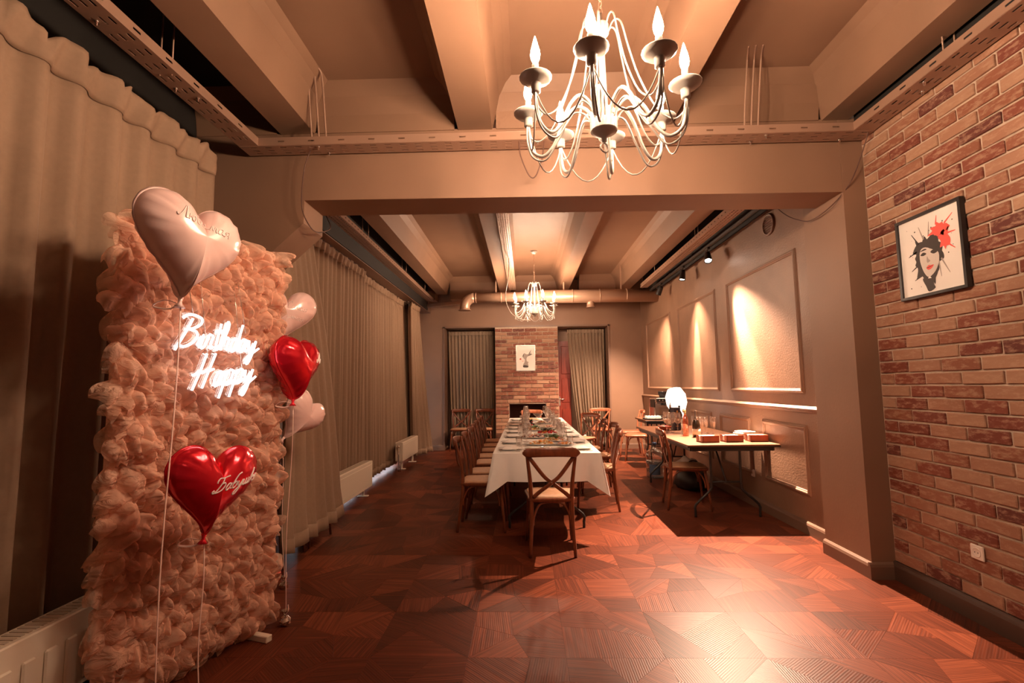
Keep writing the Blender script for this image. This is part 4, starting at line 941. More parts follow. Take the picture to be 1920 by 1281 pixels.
# ------------------------------------------------------------------ cross-back chairs (origin on the floor, front = +y)
def make_chair(label, loc, rz, m, seatm):
    c = thing('cross_back_chair', label, 'chair', loc, rz)
    def back(s): return smooth_path([(s * .185, -.245, 0), (s * .172, -.215, .22), (s * .168, -.195, .45), (s * .178, -.205, .62), (s * .198, -.245, .80), (s * .206, -.262, .872)], 3)
    for s in (-1, 1):
        mb = MB(); n_ = len(back(s)); mb.tube(back(s), [.0135 + .005 * math.sin(PI * min(1, i / n_ * 1.3)) for i in range(n_)], 8); mb.obj('leg', m, c)
        mb = MB(); mb.tube(smooth_path([(s * .205, .215, 0), (s * .192, .195, .22), (s * .178, .165, .445)], 3), [.0115, .012, .0125, .014, .0155, .017, .018], 8); mb.obj('leg', m, c)
    out = [(.175, -.205), (.19, -.10), (.205, .04), (.212, .13), (.19, .19), (.12, .207), (0, .212)]
    out = out + [(-a, b) for a, b in out[::-1][1:]] + [(0, -.215)]
    P = [(p.x, p.y) for p in smooth_path([(a, b, 0) for a, b in out], 2, True)]; k = len(P)
    mb = MB(); lv = [(1.0, .435), (1.03, .447), (1.03, .460), (.98, .466)]
    mb.add([(x * s_, y * s_, z) for s_, z in lv for x, y in P], [(j * k + i, j * k + (i + 1) % k, (j + 1) * k + (i + 1) % k, (j + 1) * k + i) for j in range(3) for i in range(k)] + [list(range(k))[::-1], [3 * k + i for i in range(k)]], 0, False)
    mb.obj('seat_frame', m, c)
    mb = MB(); lv = [(.955, .465), (.93, .474), (.80, .478)]
    mb.add([(x * s_, y * s_, z) for s_, z in lv for x, y in P], [(j * k + i, j * k + (i + 1) % k, (j + 1) * k + (i + 1) % k, (j + 1) * k + i) for j in range(2) for i in range(k)] + [[2 * k + i for i in range(k)]], 0, True)
    lab(mb.obj('seat', seatm, c), 'paler seat')
    # curved crest rail
    def crest(u, v):
        x = (u - .5) * 2; yb = -.262 - .045 * (1 - x * x) ; zz = .832 + .036 * math.sin(0) ; hh = .038 * math.sqrt(max(.05, 1 - max(0, (abs(x) - .84) / .16) ** 2)); a = 2 * PI * v
        return (x * .238, yb + .011 * math.cos(a), .842 + .012 * (1 - x * x) + hh * math.copysign(abs(math.sin(a)) ** .6, math.sin(a)))
    mb = MB(); mb.grid(crest, 16, 12); n_ = 17
    b0 = [j * n_ for j in range(12)]; mb.f += [b0, [j * n_ + 16 for j in range(12)][::-1]]; mb.m += [0, 0]; mb.s += [False, False]
    mb.obj('crest_rail', m, c, None, True)
    for s in (-1, 1):
        mb = MB(); mb.tube(smooth_path([(s * .188, -.262, .815), (s * .07, -.255 - s * .006, .66), (0, -.245 - s * .008, .60), (-s * .10, -.222, .52), (-s * .155, -.205, .47)], 4), .0165, 8, flat=.42, up=(0, 1, 0)); mb.obj('cross_slat', m, c)
    def arch(p0, p1, top, name='bow_brace'):
        p0, p1 = Vector(p0), Vector(p1); d = p1 - p0
        pts = [p0, p0 + d * .02 + Vector((0, 0, .07)), p0 + d * .14 + Vector((0, 0, .155)), p0 + d * .32 + Vector((0, 0, top)), p0 + d * .68 + Vector((0, 0, top)), p0 + d * .86 + Vector((0, 0, .155)), p0 + d * .98 + Vector((0, 0, .07)), p1]
        mb = MB(); mb.tube(smooth_path(pts, 3), .0085, 6); mb.obj(name, m, c)
    arch((-.155, -.205, .245), (.155, -.205, .245), .185); arch((-.172, .178, .245), (.172, .178, .245), .185)
    for s in (-1, 1): arch((s * .170, -.19, .245), (s * .182, .165, .245), .185)
    for p in ((.206, -.2755, .835), (-.206, -.2755, .835), (0, -.262, .60)):
        b = MB(); b.lathe([(.007, -.001), (.006, .003), (.0, .005)], 8, p, 0, True, Matrix.Rotation(PI / 2, 3, 'X')); b.obj('screw_cap', M['steel'], c)
    return c
ch0 = make_chair('dark cross-back chair at the near head of the banquet table, its back to the viewer', (.20, 4.33, 0), .02, M['wood'], M['seatwood'])
ordn = ('first', 'second', 'third', 'fourth', 'fifth', 'sixth', 'seventh')
LEFTX = (-.43, -.41, -.42, -.44, -.46, -.48, -.50); LEFTY = (4.97, 5.47, 6.10, 6.62, 7.22, 7.80, 8.45)
for i in range(7):
    dup(ch0, (LEFTX[i], LEFTY[i], 0), -PI / 2 + (.0, .03, -.02, .02, 0, -.03, .02)[i], 'cross-back chair, %s from the front in the row left of the banquet table' % ordn[i], 'chairs along the left side of the banquet table')
for (x, y, rz, t) in ((.80, 5.72, PI / 2 - .12, 'nearest'), (.92, 6.62, PI / 2 + .05, 'second from the front'), (.90, 7.35, PI / 2, 'third from the front'), (.98, 8.75, PI / 2 + .75, 'farthest and turned outward')):
    dup(ch0, (x, y, 0), rz, 'cross-back chair on the right side of the banquet table, %s' % t, 'chairs along the right side of the banquet table')
dup(ch0, (-1.45, 10.78, 0), PI + .05, 'empty cross-back chair before the left back curtain, the left one of two')
dup(ch0, (-.94, 10.78, 0), PI - .06, 'empty cross-back chair before the left back curtain, the right one next to the fireplace')
ch1 = make_chair('amber cross-back chair facing the room before the right back curtain', (1.62, 10.5, 0), PI - .05, M['chairgold'], M['chairgold'])
dup(ch1, (.12, 10.0, 0), PI, 'cross-back chair at the far head of the banquet table, before the firebox')
dup(ch1, (2.06, 9.85, 0), PI / 2 - .05, 'amber cross-back chair beside the right wall, the farther of the overlapping pair')
dup(ch1, (2.06, 9.17, 0), PI / 2 - .25, 'amber cross-back chair beside the water bottle, the nearer of the overlapping pair')
dup(ch0, (1.83, 5.72, 0), -PI / 2 - .12, 'dark cross-back chair pushed under the side table at right')
dup(ch0, (-2.12, 4.03, 0), -PI / 2 + .06, 'chair hidden behind the bulging left curtain, the nearer, only its leg tips showing')
dup(ch0, (-2.12, 4.56, 0), -PI / 2 - .06, 'chair hidden behind the bulging left curtain, the farther, only its leg tips showing')

# ------------------------------------------------------------------ tables
def folding_table(label, loc, w, l, h, topm, rz=0, name='folding_table', lab2='table'):
    """w along x, l along y, origin at centre on the floor"""
    t = thing(name, label, lab2, loc, rz)
    mb = MB(); mb.box((0, 0, h - .009), (w, l, .018), .003); mb.obj('table_top', topm, t)
    mb = MB(); mb.box((0, 0, h - .022), (w + .004, l + .004, .012), .002); mb.obj('edge_band', M['black'], t)
    mb = MB()
    for x in (-w / 2 + .05, w / 2 - .05): mb.box((x, 0, h - .048), (.03, l - .1, .04), .003)
    for y in (-l / 2 + .05, l / 2 - .05): mb.box((0, y, h - .048), (w - .1, .03, .04), .003)
    mb.obj('apron', M['black'], t)
    for sy in (-1, 1):
        y = sy * (l / 2 - .24)
        for sx in (-1, 1):
            mb = MB(); mb.tube(smooth_path([(sx * .155, y, h - .04), (sx * .155, y, h - .2), (sx * .155, y, .34), (sx * .175, y, .27), (sx * (w / 2 - .14), y, .13), (sx * (w / 2 - .13), y, .06), (sx * (w / 2 - .13), y, .0)], 3), .0135, 8); mb.obj('leg', M['black'], t)
        mb = MB(); mb.tube([(-.155, y, .36), (.155, y, .36)], .010, 8); mb.obj('crossbar', M['black'], t)
        mb = MB(); mb.tube([(0, y, .36), (0, y - sy * .30, h - .045)], .010, 8); mb.obj('diagonal_brace', M['black'], t)
    return t
TL0, TL1, TX0, TX1, TH = 4.66, 9.70, -.315, .70, .755
folding_table('long folding banquet table under the white cloth, near half, black bent legs', ((TX0 + TX1) / 2, (TL0 + 7.18) / 2 + .01, 0), .99, 2.49, TH - .006, M['tabletop'])
folding_table('long folding banquet table under the white cloth, far half against the near one', ((TX0 + TX1) / 2, (TL1 + 7.18) / 2 - .01, 0), .99, 2.49, TH - .006, M['tabletop'])
def tablecloth():
    x0, x1, y0, y1 = TX0, TX1, TL0, TL1; r = .012; pts = []
    def side(p, q, n): return [(Vector(p).lerp(Vector(q), i / n)) for i in range(n)]
    per = side((x0, y0), (x1, y0), 40) + side((x1, y0), (x1, y1), 110) + side((x1, y1), (x0, y1), 40) + side((x0, y1), (x0, y0), 110)
    nrm = [Vector((0, -1))] * 40 + [Vector((1, 0))] * 110 + [Vector((0, 1))] * 40 + [Vector((-1, 0))] * 110
    N = len(per); mb = MB(); cen = Vector(((x0 + x1) / 2, (y0 + y1) / 2)); corners = [Vector(c) for c in ((x0, y0), (x1, y0), (x1, y1), (x0, y1))]
    rows = 9; vs = []
    for j in range(rows + 1):
        v = j / rows
        for i in range(N):
            p = per[i]; cd_ = min(((p - c).length, k) for k, c in enumerate(corners)); dgn = (corners[cd_[1]] - cen); dgn = Vector((math.copysign(1, dgn.x), math.copysign(1, dgn.y))).normalized()
            k = max(0, 1 - cd_[0] / .17); n2 = (nrm[i] * (1 - k) + dgn * k)
            drop = .262 + .125 * max(0, 1 - cd_[0] / .12)
            wv = .008 * math.sin(i * .55) + .006 * math.sin(i * .23 + 1)
            tuck = -.06 * math.exp(-((cd_[0] - .12) / .045) ** 2) * v if cd_[0] < .3 else 0
            off = .004 + (.014 + wv) * v + .085 * k * v + tuck
            q = p + n2 * off
            vs.append((q.x, q.y, TH + .004 - drop * v if j else TH + .004))
    fs = [(j * N + i, j * N + (i + 1) % N, (j + 1) * N + (i + 1) % N, (j + 1) * N + i) for j in range(rows) for i in range(N)]
    mb.add(vs, fs, 0, True)
    mb.add([(x0, y0, TH + .0035), (x1, y0, TH + .0035), (x1, y1, TH + .0035), (x0, y1, TH + .0035)], [(0, 1, 2, 3)], 0, False)
    mb.add([(p.x + n.x * .004, p.y + n.y * .004, TH + .004) for p, n in zip(per, nrm)], [list(range(N))], 0, False)
    return tag(mb.obj('tablecloth', M['cloth']), 'long white tablecloth hanging in pointed corners over the banquet table', 'tablecloth')
tablecloth()
STH = .775
folding_table('brown-topped folding side table along the plaster wall, near one with napkin boxes', (2.105, 6.19, 0), .93, 2.30, STH, M['tabletop'], 0)
folding_table('brown-topped folding side table at the back right, under the coffee machine and lamp', (2.265, 8.43, 0), .62, .74, STH + .035, M['tabletop'], 0)

# ------------------------------------------------------------------ table settings
CT = TH + .0045
def make_wine(loc, label, group, k=1.16):
    g = thing('wine_glass', label, 'wine glass', loc, 0, group); mb = MB()
    pr = [(.034, 0), (.033, .003), (.006, .008), (.004, .02), (.004, .085), (.010, .098), (.030, .115), (.041, .145), (.042, .165), (.036, .20), (.0325, .222), (.031, .222), (.035, .198), (.040, .165), (.039, .147), (.028, .118), (.0, .104)]
    mb.lathe([(r * k, z * k) for r, z in pr], 14); mb.obj('glass_body', M['glass'], g); return g
def make_flute(loc, label, group):
    g = thing('champagne_flute', label, 'champagne flute', loc, 0, group); mb = MB()
    mb.lathe([(.031, 0), (.03, .003), (.005, .008), (.0035, .02), (.004, .075), (.012, .09), (.022, .13), (.025, .17), (.0235, .215), (.0222, .215), (.0235, .17), (.020, .13), (.0, .095)], 14); mb.obj('glass_body', M['glass'], g); return g
def make_tumbler(loc, label, group):
    g = thing('water_tumbler', label, 'glass', loc, 0, group); mb = MB()
    mb.lathe([(.028, 0), (.034, .11), (.0325, .11), (.0265, .012), (.0, .012)], 14); mb.obj('glass_body', M['glass'], g); return g
def make_plate(loc, label, group, r=.125, name='dinner_plate', sx=1, sy=1):
    g = thing(name, label, 'plate', loc, 0, group); mb = MB()
    mb.lathe([(r * .55, 0), (r * .62, .004), (r * .95, .016), (r, .019), (r * .98, .021), (r * .66, .009), (0, .007)], 24, (0, 0, 0), 0, True, None, sx, sy); mb.obj('plate_body', M['china'], g); return g
def make_napkin(loc, label, group):
    g = thing('folded_napkin', label, 'napkin', loc, 0, group); mb = MB()
    mb.grid(lambda u, v: ((u - .5) * .14, (v - .5) * .19, .0092 + (.012 + .004 * math.sin(v * 9 + u * 3)) * (max(0, math.sin(PI * u)) * max(0, math.sin(PI * v))) ** .5), 8, 8); mb.obj('upper_fold', M['napkin'], g)
    mb = MB(); mb.box((.004, -.003, .005), (.145, .195, .008), .003); mb.obj('lower_fold', M['napkin'], g); return g
def make_fork(loc, label, group):
    g = thing('fork', label, 'cutlery', loc, 0, group); mb = MB()
    mb.tube([(0, -.095, .003), (0, -.02, .004), (0, .035, .006)], [.006, .0035, .004], 6, flat=.4, up=(0, 0, 1)); mb.box((0, .048, .006), (.022, .026, .0025), .001); mb.obj('handle', M['cut'], g)
    for q in (-.008, -.0027, .0027, .008):
        b = MB(); b.tube([(q, .058, .006), (q, .10, .005)], .0014, 5); b.obj('tine', M['cut'], g)
    return g
def make_knife(loc, label, group):
    g = thing('table_knife', label, 'cutlery', loc, 0, group); mb = MB(); mb.tube([(0, -.10, .004), (0, .0, .004)], [.007, .0045], 6, flat=.5, up=(0, 0, 1)); mb.obj('handle', M['cut'], g)
    mb = MB(); mb.prism([(-.004, 0), (.008, .01), (.008, .09), (.0, .115), (-.004, .10)], .003, .0048); mb.obj('blade', M['cut'], g); return g
protos = {}
def put(kind, maker, loc, rz, label, group):
    if kind not in protos:
        protos[kind] = maker(loc, label, group); protos[kind].rotation_euler = (0, 0, rz)
    else: dup(protos[kind], loc, rz, label, group)
pl = ('first', 'second', 'third', 'fourth', 'fifth', 'sixth', 'seventh', 'eighth')
rg = random.Random(3)
for side, sx in (('left', -1), ('right', 1)):
    for i in range(8):
        y = 4.95 + i * .585 + rg.uniform(-.03, .03); xe = TX0 if sx < 0 else TX1
        wh = ', %s side of the banquet table, %s from front' % (side, pl[i]); gp = '%s side of the banquet table' % side
        X = lambda d: xe - sx * d
        put('plate', make_plate, (X(.155), y, CT), 0, 'white dinner plate' + wh, 'plates on the ' + gp)
        put('napkin', make_napkin, (X(.155 + rg.uniform(-.01, .01)), y, CT + .0085), rg.uniform(-.5, .5), 'white folded napkin on the plate' + wh, 'napkins on the ' + gp)
        put('wine', make_wine, (X(.325 + rg.uniform(-.02, .02)), y + .10, CT), 0, 'clear wine glass' + wh, 'wine glasses on the ' + gp)
        put('flute', make_flute, (X(.30 + rg.uniform(-.02, .02)), y - .02 + rg.uniform(-.02, .02), CT), 0, 'slim champagne flute' + wh, 'champagne flutes on the ' + gp)
        if i % 2 == 0: put('tumbler', make_tumbler, (X(.24), y + .21, CT), 0, 'clear water tumbler' + wh, 'tumblers on the ' + gp)
        put('fork', make_fork, (X(.155), y + sx * .165, CT), sx * PI / 2, 'steel fork' + wh, 'forks on the ' + gp)
        put('knife', make_knife, (X(.155), y - sx * .165, CT), sx * PI / 2, 'steel knife' + wh, 'knives on the ' + gp)
# food down the middle
FC = {'meat': (.36, .12, .07), 'cheese': (.72, .50, .22), 'orange': (.80, .33, .07), 'green': (.10, .16, .04), 'dark': (.03, .045, .03), 'red': (.60, .03, .03), 'cream': (.78, .66, .50), 'purple': (.10, .03, .05), 'pinkf': (.72, .36, .27)}
FM = {k: mat('food_' + k, v, .45, var=.25, scale=40) for k, v in FC.items()}
def food(label, name, loc, rx, ry, hh, cols, n, seed, leafy=()):
    r = random.Random(seed); mb = MB(); ks = list(dict.fromkeys(cols + list(leafy)))
    for i in range(n):
        a = r.uniform(0, 2 * PI); q = math.sqrt(r.random()); x, y = rx * q * math.cos(a), ry * q * math.sin(a); z = hh * (1 - q ** 2) * r.uniform(.4, 1) + .006; s_ = r.uniform(.010, .021)
        rm = Matrix.Rotation(r.uniform(0, PI), 3, 'Z') @ Matrix.Rotation(r.uniform(-.7, .7), 3, 'X'); k = r.uniform(.35, .8)
        mb.lathe([(0, -s_ * k), (s_ * .75, -s_ * k * .6), (s_, 0), (s_ * .7, s_ * k * .6), (0, s_ * k)], 7, (x, y, z + .008), ks.index(r.choice(cols)), True, rm, r.uniform(.7, 1.5))
    for i in range(26 if leafy else 0):
        a = r.uniform(0, 2 * PI); q = r.random(); x, y = rx * q * math.cos(a), ry * q * math.sin(a); w = r.uniform(.015, .03); h = r.uniform(.03, .06); ph = r.uniform(0, 6)
        mb.grid(lambda u, v: (x + math.cos(ph) * (u - .5) * w * 2 * math.sin(PI * (.15 + .8 * v)) + v * h * math.sin(ph) * .8, y + math.sin(ph) * (u - .5) * w * 2 - v * h * math.cos(ph) * .8, hh * .6 + .02 + h * v * (1 - .5 * v) + .006 * math.sin(u * 9)), 3, 4, ks.index(r.choice(list(leafy))))
    return tag(mb.obj(name, [FM[k] for k in ks]), label, 'food', None, 'stuff').__setattr__('location', loc)
PL = [
 (.16, 5.30, .17, .105, 'white oval platter holding cheese cubes, nearest on the banquet table', 'pile of pale cheese and nuts on the nearest oval platter', 'cheese_pile', ['cheese', 'cream', 'orange'], (), .035),
 (.34, 5.62, .17, .11, 'white oval platter of orange rolls, second from the front', 'pile of orange and green stuffed rolls on the second platter', 'roll_pile', ['orange', 'cream', 'cheese', 'pinkf'], ('green',), .05),
 (.10, 6.00, .18, .11, 'white oval platter of sliced cold meat, third from the front', 'sliced cold meats fanned on the third platter', 'cold_cuts', ['meat', 'pinkf', 'purple', 'cream'], (), .03),
 (.42, 5.25, .10, .08, 'small white plate of pink fish near the front right glass', 'pink fish slices on the small near plate', 'fish_slices', ['pinkf', 'orange'], (), .014),
 (.28, 6.45, .17, .11, 'white platter with a red and green salad in the middle', 'red tomato and leafy salad on the middle platter', 'tomato_salad', ['red', 'red', 'orange'], ('green', 'dark'), .04),
 (.08, 6.95, .17, .11, 'white platter of canapes beyond the tomato salad', 'small canapes on the platter beyond the tomato salad', 'canape_pile', ['cream', 'cheese', 'meat', 'orange'], ('green',), .035),
 (.36, 7.35, .17, .11, 'white platter of sliced fish beside the glass bowls', 'pink and cream fish slices on the platter beyond the middle', 'fish_slices', ['pinkf', 'cream'], (), .025),
 (.02, 7.75, .15, .12, 'white platter under the dark fruit heap', 'dark grapes with red fruit heaped on the far left platter', 'fruit_heap', ['red', 'purple', 'dark'], ('dark', 'green'), .10),
 (.33, 8.25, .17, .11, 'white platter of cold meat near the far end', 'cold meat and cheese on the platter near the far end', 'cold_cuts', ['meat', 'cheese', 'pinkf'], (), .03),
 (.10, 8.85, .17, .11, 'white platter of bread near the far end', 'pale bread slices on the farthest platter', 'bread_pile', ['cream', 'cheese'], (), .04)]
for i, (x, y, rx, ry, lp, lf, nm, cols, leafy, hh) in enumerate(PL):
    make_plate((x, y, CT), lp, 'food platters', 1.0, 'serving_platter', 1, 1).children[0]
    o = [c for c in bpy.data.objects if c.get('label') == lp][0].children[0]
    for v in o.data.vertices: v.co.x *= rx * 1.1; v.co.y *= ry * 1.1; v.co.z *= .12
    for v in o.data.vertices: v.co.z = v.co.z / .12
    food(lf, nm, (x, y, CT + .004), rx * .78, ry * .78, hh, cols, 70, 30 + i, leafy)
for (x, y, t) in ((.20, 8.02, 'far one'), (.30, 6.90, 'near one')):
    g = thing('footed_glass_bowl', 'wide glass dessert bowl on a stem with dark filling, %s on the banquet table' % t, 'bowl', (x, y, CT))
    mb = MB(); mb.lathe([(.045, 0), (.04, .004), (.007, .012), (.006, .10), (.02, .115), (.075, .17), (.082, .185), (.079, .185), (.07, .168), (.0, .12)], 18); mb.obj('glass_body', M['glass'], g)
    mb = MB(); mb.lathe([(.0, .122), (.062, .165), (.0, .178)], 16); mb.obj('filling', FM['purple'], g)
for (x, y) in ((.22, 5.05),):
    sp = thing('serving_spoon', 'steel serving spoon lying before the nearest platter', 'cutlery', (x, y, CT), .9); mb = MB(); mb.tube([(0, -.11, .004), (0, .05, .005)], [.006, .003], 6, flat=.4, up=(0, 0, 1)); mb.obj('handle', M['cut'], sp)
    mb = MB(); mb.lathe([(0, 0), (.02, .002), (.028, .008), (.0265, .008), (.018, .004), (0, .003)], 12, (0, .075, 0), 0, True, None, .8, 1.2); mb.obj('bowl', M['cut'], sp)

# ------------------------------------------------------------------ things on the side tables
ST = STH + .0005
def napkin_box(label, x, y, rz):
    b = thing('napkin_box', label, 'napkin box', (x, y, ST), rz, 'wooden napkin boxes on the side table'); w, d, h = .185, .15, .072
    mb = MB(); mb.bx(-w / 2, w / 2, -d / 2, d / 2, 0, .012, .002); mb.obj('bottom', M['boxwood'], b)
    for (x0, x1, y0, y1) in ((-w / 2, w / 2, -d / 2, -d / 2 + .01), (-w / 2, w / 2, d / 2 - .01, d / 2), (w / 2 - .01, w / 2, -d / 2, d / 2), (-w / 2, -w / 2 + .01, -d / 2, -.025), (-w / 2, -w / 2 + .01, .025, d / 2)):
        mb = MB(); mb.bx(x0, x1, y0, y1, 0, h, .002); mb.obj('side_board', M['boxwood'], b)
    for k in range(5):
        mb = MB(); mb.bx(-w / 2 + .004, w / 2 - .014, -d / 2 + .013, d / 2 - .013, .013 + k * .011, .022 + k * .011, .003); mb.obj('napkin', M['napkin'], b)
napkin_box('open mahogany napkin box at the left front of the near side table', 1.94, 5.30, .12)
napkin_box('open mahogany napkin box in the middle, between the other two boxes on the side table', 2.20, 5.32, .10)
napkin_box('open mahogany napkin box nearest the wall, beside the folded towels', 2.47, 5.33, -.05)
tw = thing('towel_stack', 'small stack of folded white towels behind the rightmost napkin box', 'towels', (2.47, 5.62, ST), .2)
for k in range(5):
    mb = MB(); mb.grid(lambda u, v: ((u - .5) * (.20 - .012 * k) + .01 * math.sin(k * 2), (v - .5) * .17, .002 + k * .017 + .010 * math.sin(PI * u) ** .5 + .003 * math.sin(9 * v + k)), 10, 6); mb.box((.008 * math.sin(k * 2), 0, .006 + k * .017), (.20 - .012 * k, .17, .012), .004); mb.obj('folded_towel', M['towel'], tw)
def bottle(label, x, y, z, prof, m, cap=None, capm=None, lz=None, lr=None, name='wine_bottle', lm='label'):
    b = thing(name, label, 'bottle', (x, y, z)); mb = MB(); mb.lathe(prof, 18); mb.obj('bottle_glass', m, b)
    if cap: mb = MB(); mb.lathe(cap, 16); mb.obj('neck_foil', capm, b)
    if lz:
        mb = MB(); mb.lathe([(lr + .0008, lz[0]), (lr + .0008, lz[1])], 20); mb.obj('paper_label', M[lm], b)
    return b
bottle('dark champagne bottle with silver neck foil at the front of the side table', 1.99, 5.78, ST, [(.040, 0), (.044, .006), (.044, .13), (.040, .16), (.028, .20), (.018, .235), (.0145, .27), (.0145, .305), (.0, .306)], M['champ'], [(.0152, .306), (.0165, .30), (.0165, .28), (.0158, .26), (.021, .225), (.0285, .203), (.027, .20), (.0, .318)][::-1], M['silver'], (.03, .095), .044, 'champagne_bottle')
bottle('slim rose wine bottle behind the champagne bottle', 1.915, 5.93, ST, [(.032, 0), (.036, .006), (.036, .17), (.030, .21), (.0135, .25), (.0125, .30), (.0, .301)], M['rose'], [(.0, .306), (.0142, .304), (.0142, .255), (.0130, .25)], M['gold'], None, None, 'rose_bottle')
bottle('clear bottle with pale cap beside the rose bottle', 1.96, 6.12, ST, [(.030, 0), (.034, .006), (.034, .18), (.026, .215), (.0135, .245), (.0125, .30), (.0, .301)], M['water'], [(.0, .306), (.0145, .304), (.0145, .27), (.0132, .268)], M['gold'], (.05, .12), .034, 'clear_bottle')
bottle('dark wine bottle standing behind the dark carton', 2.16, 6.93, ST, [(.034, 0), (.038, .006), (.038, .19), (.028, .225), (.014, .25), (.013, .31), (.0, .311)], M['champ'], [(.0, .316), (.0148, .314), (.0148, .255), (.0135, .25)], M['blackgloss'], (.05, .13), .038)
bottle('second dark bottle with a slanted pourer beside the lamp', 2.05, 6.98, ST, [(.034, 0), (.038, .006), (.038, .20), (.028, .235), (.014, .26), (.013, .32), (.0, .321)], M['champ'], [(.0, .36), (.005, .355), (.008, .325), (.0148, .322), (.0148, .29), (.0135, .29)], M['steel'], (.05, .13), .038, 'spirit_bottle')
cb = thing('bottle_carton', 'tall dark navy bottle carton with gold print on the side table', 'box', (2.04, 6.72, ST), .25)
mb = MB(); mb.box((0, 0, .15), (.098, .098, .30), .003); mb.obj('carton_body', M['giftbox'], cb)
mb = MB(); mb.add([(-.012, -.0497, .235), (.0, -.0497, .222), (.012, -.0497, .235), (.012, -.0497, .255), (.0, -.0497, .266), (-.012, -.0497, .255)], [(0, 1, 2, 3, 4, 5)])
mb.obj('gold_emblem', M['gold'], cb)
for (z, w, h_) in ((.155, .030, .010), (.135, .034, .012), (.118, .026, .008), (.05, .03, .006)):
    mb = MB()
    k = int(w * 2 / .011)
    for i in range(k): mb.bx(-w + i * .011 + .001, -w + i * .011 + .008, -.0505, -.0492, z, z + h_)
    mb.obj('printed_line', M['gold'], cb)
rg = random.Random(9); k = 0
fl = [(2.13, 5.98), (2.20, 6.03), (2.27, 5.97), (2.15, 6.10), (2.22, 6.14), (2.29, 6.09), (2.12, 6.22), (2.19, 6.26), (2.27, 6.22)]
for i, (x, y) in enumerate(fl): put('flute', make_flute, (x, y, ST), 0, 'empty champagne flute clustered by the champagne bottle, %s row, %s' % (('front', 'middle', 'rear')[i // 3], ('left', 'centre', 'right')[i % 3]), 'champagne flutes on the side table')
sh_ = [(1.80, 6.30), (1.88, 6.36), (1.84, 6.46), (1.93, 6.28)]
for i, (x, y) in enumerate(sh_): put('wine', make_wine, (x, y, ST), 0, 'empty wine glass left of the rose bottle on the side table, %s of four' % pl[i], 'wine glasses on the side table')
bw = thing('snack_bowl', 'small brown bowl of red sweets left of the wine glasses on the side table', 'bowl', (1.86, 6.62, ST)); mb = MB(); mb.lathe([(.05, 0), (.085, .05), (.088, .06), (.082, .06), (.05, .012), (0, .01)], 18); mb.obj('bowl_body', M['boxwood'], bw)
food('heap of wrapped red and white sweets in the small brown bowl', 'sweet_heap', (1.86, 6.62, ST + .02), .06, .06, .03, ['red', 'cream'], 30, 77)
T2 = STH + .0355
tg = thing('serving_tray', 'dark oval tray of upturned cups at the front of the back side table', 'tray', (2.13, 8.26, T2)); mb = MB(); mb.lathe([(.5, 0), (.55, .012), (.57, .02), (.555, .02), (.5, .006), (0, .006)], 28, (0, 0, 0), 0, True, None, .30, .34); mb.obj('tray_body', M['blackgloss'], tg)
cup0 = None
for i in range(10):
    x = 2.13 + (-.10, -.05, 0, .05, .10)[i % 5]; y = 8.26 + (-.05, .05)[i // 5]; lb = 'upturned white cup on the dark tray, %s row, %s from the left' % (('front', 'back')[i // 5], pl[i % 5])
    if cup0 is None:
        cup0 = thing('white_cup', lb, 'cup', (x, y, T2 + .0065), 0, 'upturned cups on the dark tray'); mb = MB(); mb.lathe([(.026, 0), (.0265, .002), (.024, .03), (.016, .048), (.014, .052), (0, .052)], 14); mb.obj('cup_body', M['china'], cup0)
        mb = MB(); mb.tube(smooth_path([(.023, 0, .01), (.038, 0, .014), (.038, 0, .03), (.020, 0, .038)], 3), .003, 5); mb.obj('handle', M['china'], cup0)
    else: dup(cup0, (x, y, T2 + .0065), i * 1.3, lb)
cm = thing('coffee_machine', 'chrome and black coffee machine on the back side table', 'coffee machine', (2.38, 8.62, T2), .12)
mb = MB(); mb.box((0, .06, .17), (.30, .24, .34), .015); mb.obj('machine_body', M['chrome'], cm)
mb = MB(); mb.box((0, -.09, .30), (.30, .10, .09), .012); mb.obj('brew_head', M['chrome'], cm); mb = MB(); mb.box((.0, -.142, .305), (.27, .006, .06), .002); mb.obj('control_panel', M['black'], cm)
mb = MB(); mb.box((0, -.10, .022), (.28, .14, .044), .006); mb.obj('drip_tray', M['black'], cm); mb = MB(); mb.box((-.153, .02, .25), (.008, .2, .14), .003); mb.obj('side_panel', M['black'], cm)
mb = MB(); mb.lathe([(.032, .25), (.034, .22), (.028, .215), (0, .214)], 16, (.02, -.10, 0)); mb.tube([(.02, -.13, .235), (.02, -.23, .225)], .012, 8); mb.obj('portafilter', M['black'], cm)
for q in (-.09, -.03, .03):
    mb = MB(); mb.lathe([(.012, 0), (.011, .012), (0, .013)], 12, (q, -.145, .305), 0, True, Matrix.Rotation(PI / 2, 3, 'X')); mb.obj('knob', M['chrome'], cm)
mb = MB(); mb.lathe([(.05, .34), (.075, .42), (.078, .45), (.07, .455), (.0, .455)], 18, (.06, .08, 0)); mb.obj('bean_hopper', M['blackgloss'], cm)
lp = thing('table_lamp', 'table lamp with a big glowing white tilted shade on the side table', 'table lamp', (2.27, 7.25, ST))
mb = MB(); mb.lathe([(.065, 0), (.066, .010), (.05, .018), (.015, .03), (.010, .05), (.009, .24), (0, .241)], 20); mb.obj('lamp_base', M['china'], lp)
q = Matrix.Rotation(-.22, 3, 'Y') @ Matrix.Rotation(.2, 3, 'X')
mb = MB(); mb.lathe([(.095, .34), (.15, .23), (.15, .10), (.05, -.12), (.045, -.12), (.143, .10), (.143, .225), (.09, .334)], 7, (-.02, 0, .22), 0, False, q); mb.obj('lampshade', M['shade'], lp)
wbt = thing('water_bottle', 'large clear blue water-cooler bottle on the floor at the end of the near side table', 'water bottle', (1.93, 7.46, 0))
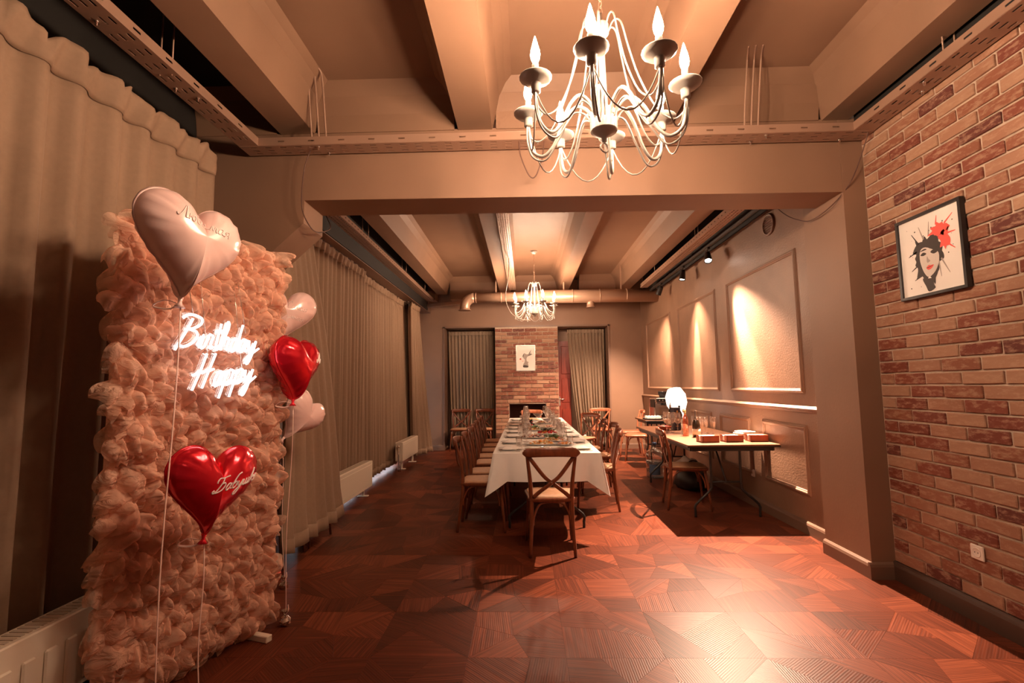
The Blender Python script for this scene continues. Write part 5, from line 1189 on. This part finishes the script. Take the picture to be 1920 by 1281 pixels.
mb = MB(); mb.lathe([(.10, 0), (.128, .012), (.133, .03), (.133, .14), (.126, .15), (.126, .165), (.133, .175), (.133, .26), (.126, .27), (.126, .285), (.133, .295), (.133, .34), (.115, .39), (.06, .425), (.032, .44), (.028, .46), (.028, .485)], 28); mb.obj('bottle_shell', M['water'], wbt)
mb = MB(); mb.lathe([(.0, .006), (.12, .01), (.127, .03), (.127, .14), (.120, .16), (.127, .175), (.127, .255), (.0, .256)], 24); mb.obj('water', M['waterfill'], wbt)
mb = MB(); mb.lathe([(.031, .482), (.033, .485), (.033, .52), (.028, .525), (0, .525)], 16); mb.obj('bottle_cap', mat('navy_cap', (.03, .05, .10), .4), wbt)
mb = MB(); mb.grid(lambda u, v: (.1345 * math.cos(-PI / 2 - .9 + 1.2 * u), .1345 * math.sin(-PI / 2 - .9 + 1.2 * u), .06 + .15 * v), 10, 1); mb.obj('bottle_label', mat('blue_label', (.10, .16, .26), .4), wbt)
bg = thing('black_bag', 'slumped black bag lying on the floor under the near side table', 'bag', (2.22, 6.75, 0))
mb = MB(); mb.lathe([(.0, 0), (.22, .0), (.26, .05), (.25, .16), (.18, .25), (.08, .29), (0, .30)], 18, (0, 0, 0), 0, True, None, .8, 1.1); r5 = random.Random(4); mb.v = [(x + r5.uniform(-.014, .014), y + r5.uniform(-.014, .014), max(0, z + r5.uniform(-.014, .014))) for x, y, z in mb.v]; mb.obj('bag_body', M['black'], bg)
mb = MB(); mb.tube(smooth_path([(-.08, -.1, .26), (-.05, -.12, .36), (.05, -.12, .36), (.08, -.1, .26)], 4), .010, 6); mb.obj('handle', M['black'], bg)
cl = thing('cloth_bundle', 'crumpled pale cloth bundle on top of the black bag under the side table', 'cloth', (2.20, 6.78, .297)); mb = MB(); r5 = random.Random(6)
mb.grid(lambda u, v: ((u - .5) * .34 + .02 * math.sin(v * 9), (v - .5) * .30 + .02 * math.sin(u * 11), .012 + .10 * math.sin(PI * u) * math.sin(PI * v) * (.7 + .4 * math.sin(u * 14 + v * 5)) + .012 * math.sin(v * 17)), 18, 14); mb.obj('cloth_fold', M['towel'], cl)
sk = thing('sack', 'pale sack slumped on the floor left of the far right amber chair', 'sack', (1.25, 10.64, 0), .4); mb = MB(); mb.lathe([(0, 0), (.10, 0), (.125, .05), (.11, .16), (.07, .24), (.035, .28), (.05, .32), (.0, .32)], 14); mb.v = [(x + r5.uniform(-.012, .012), y + r5.uniform(-.012, .012), max(0, z + r5.uniform(-.01, .01))) for x, y, z in mb.v]; mb.obj('sack_body', M['towel'], sk)
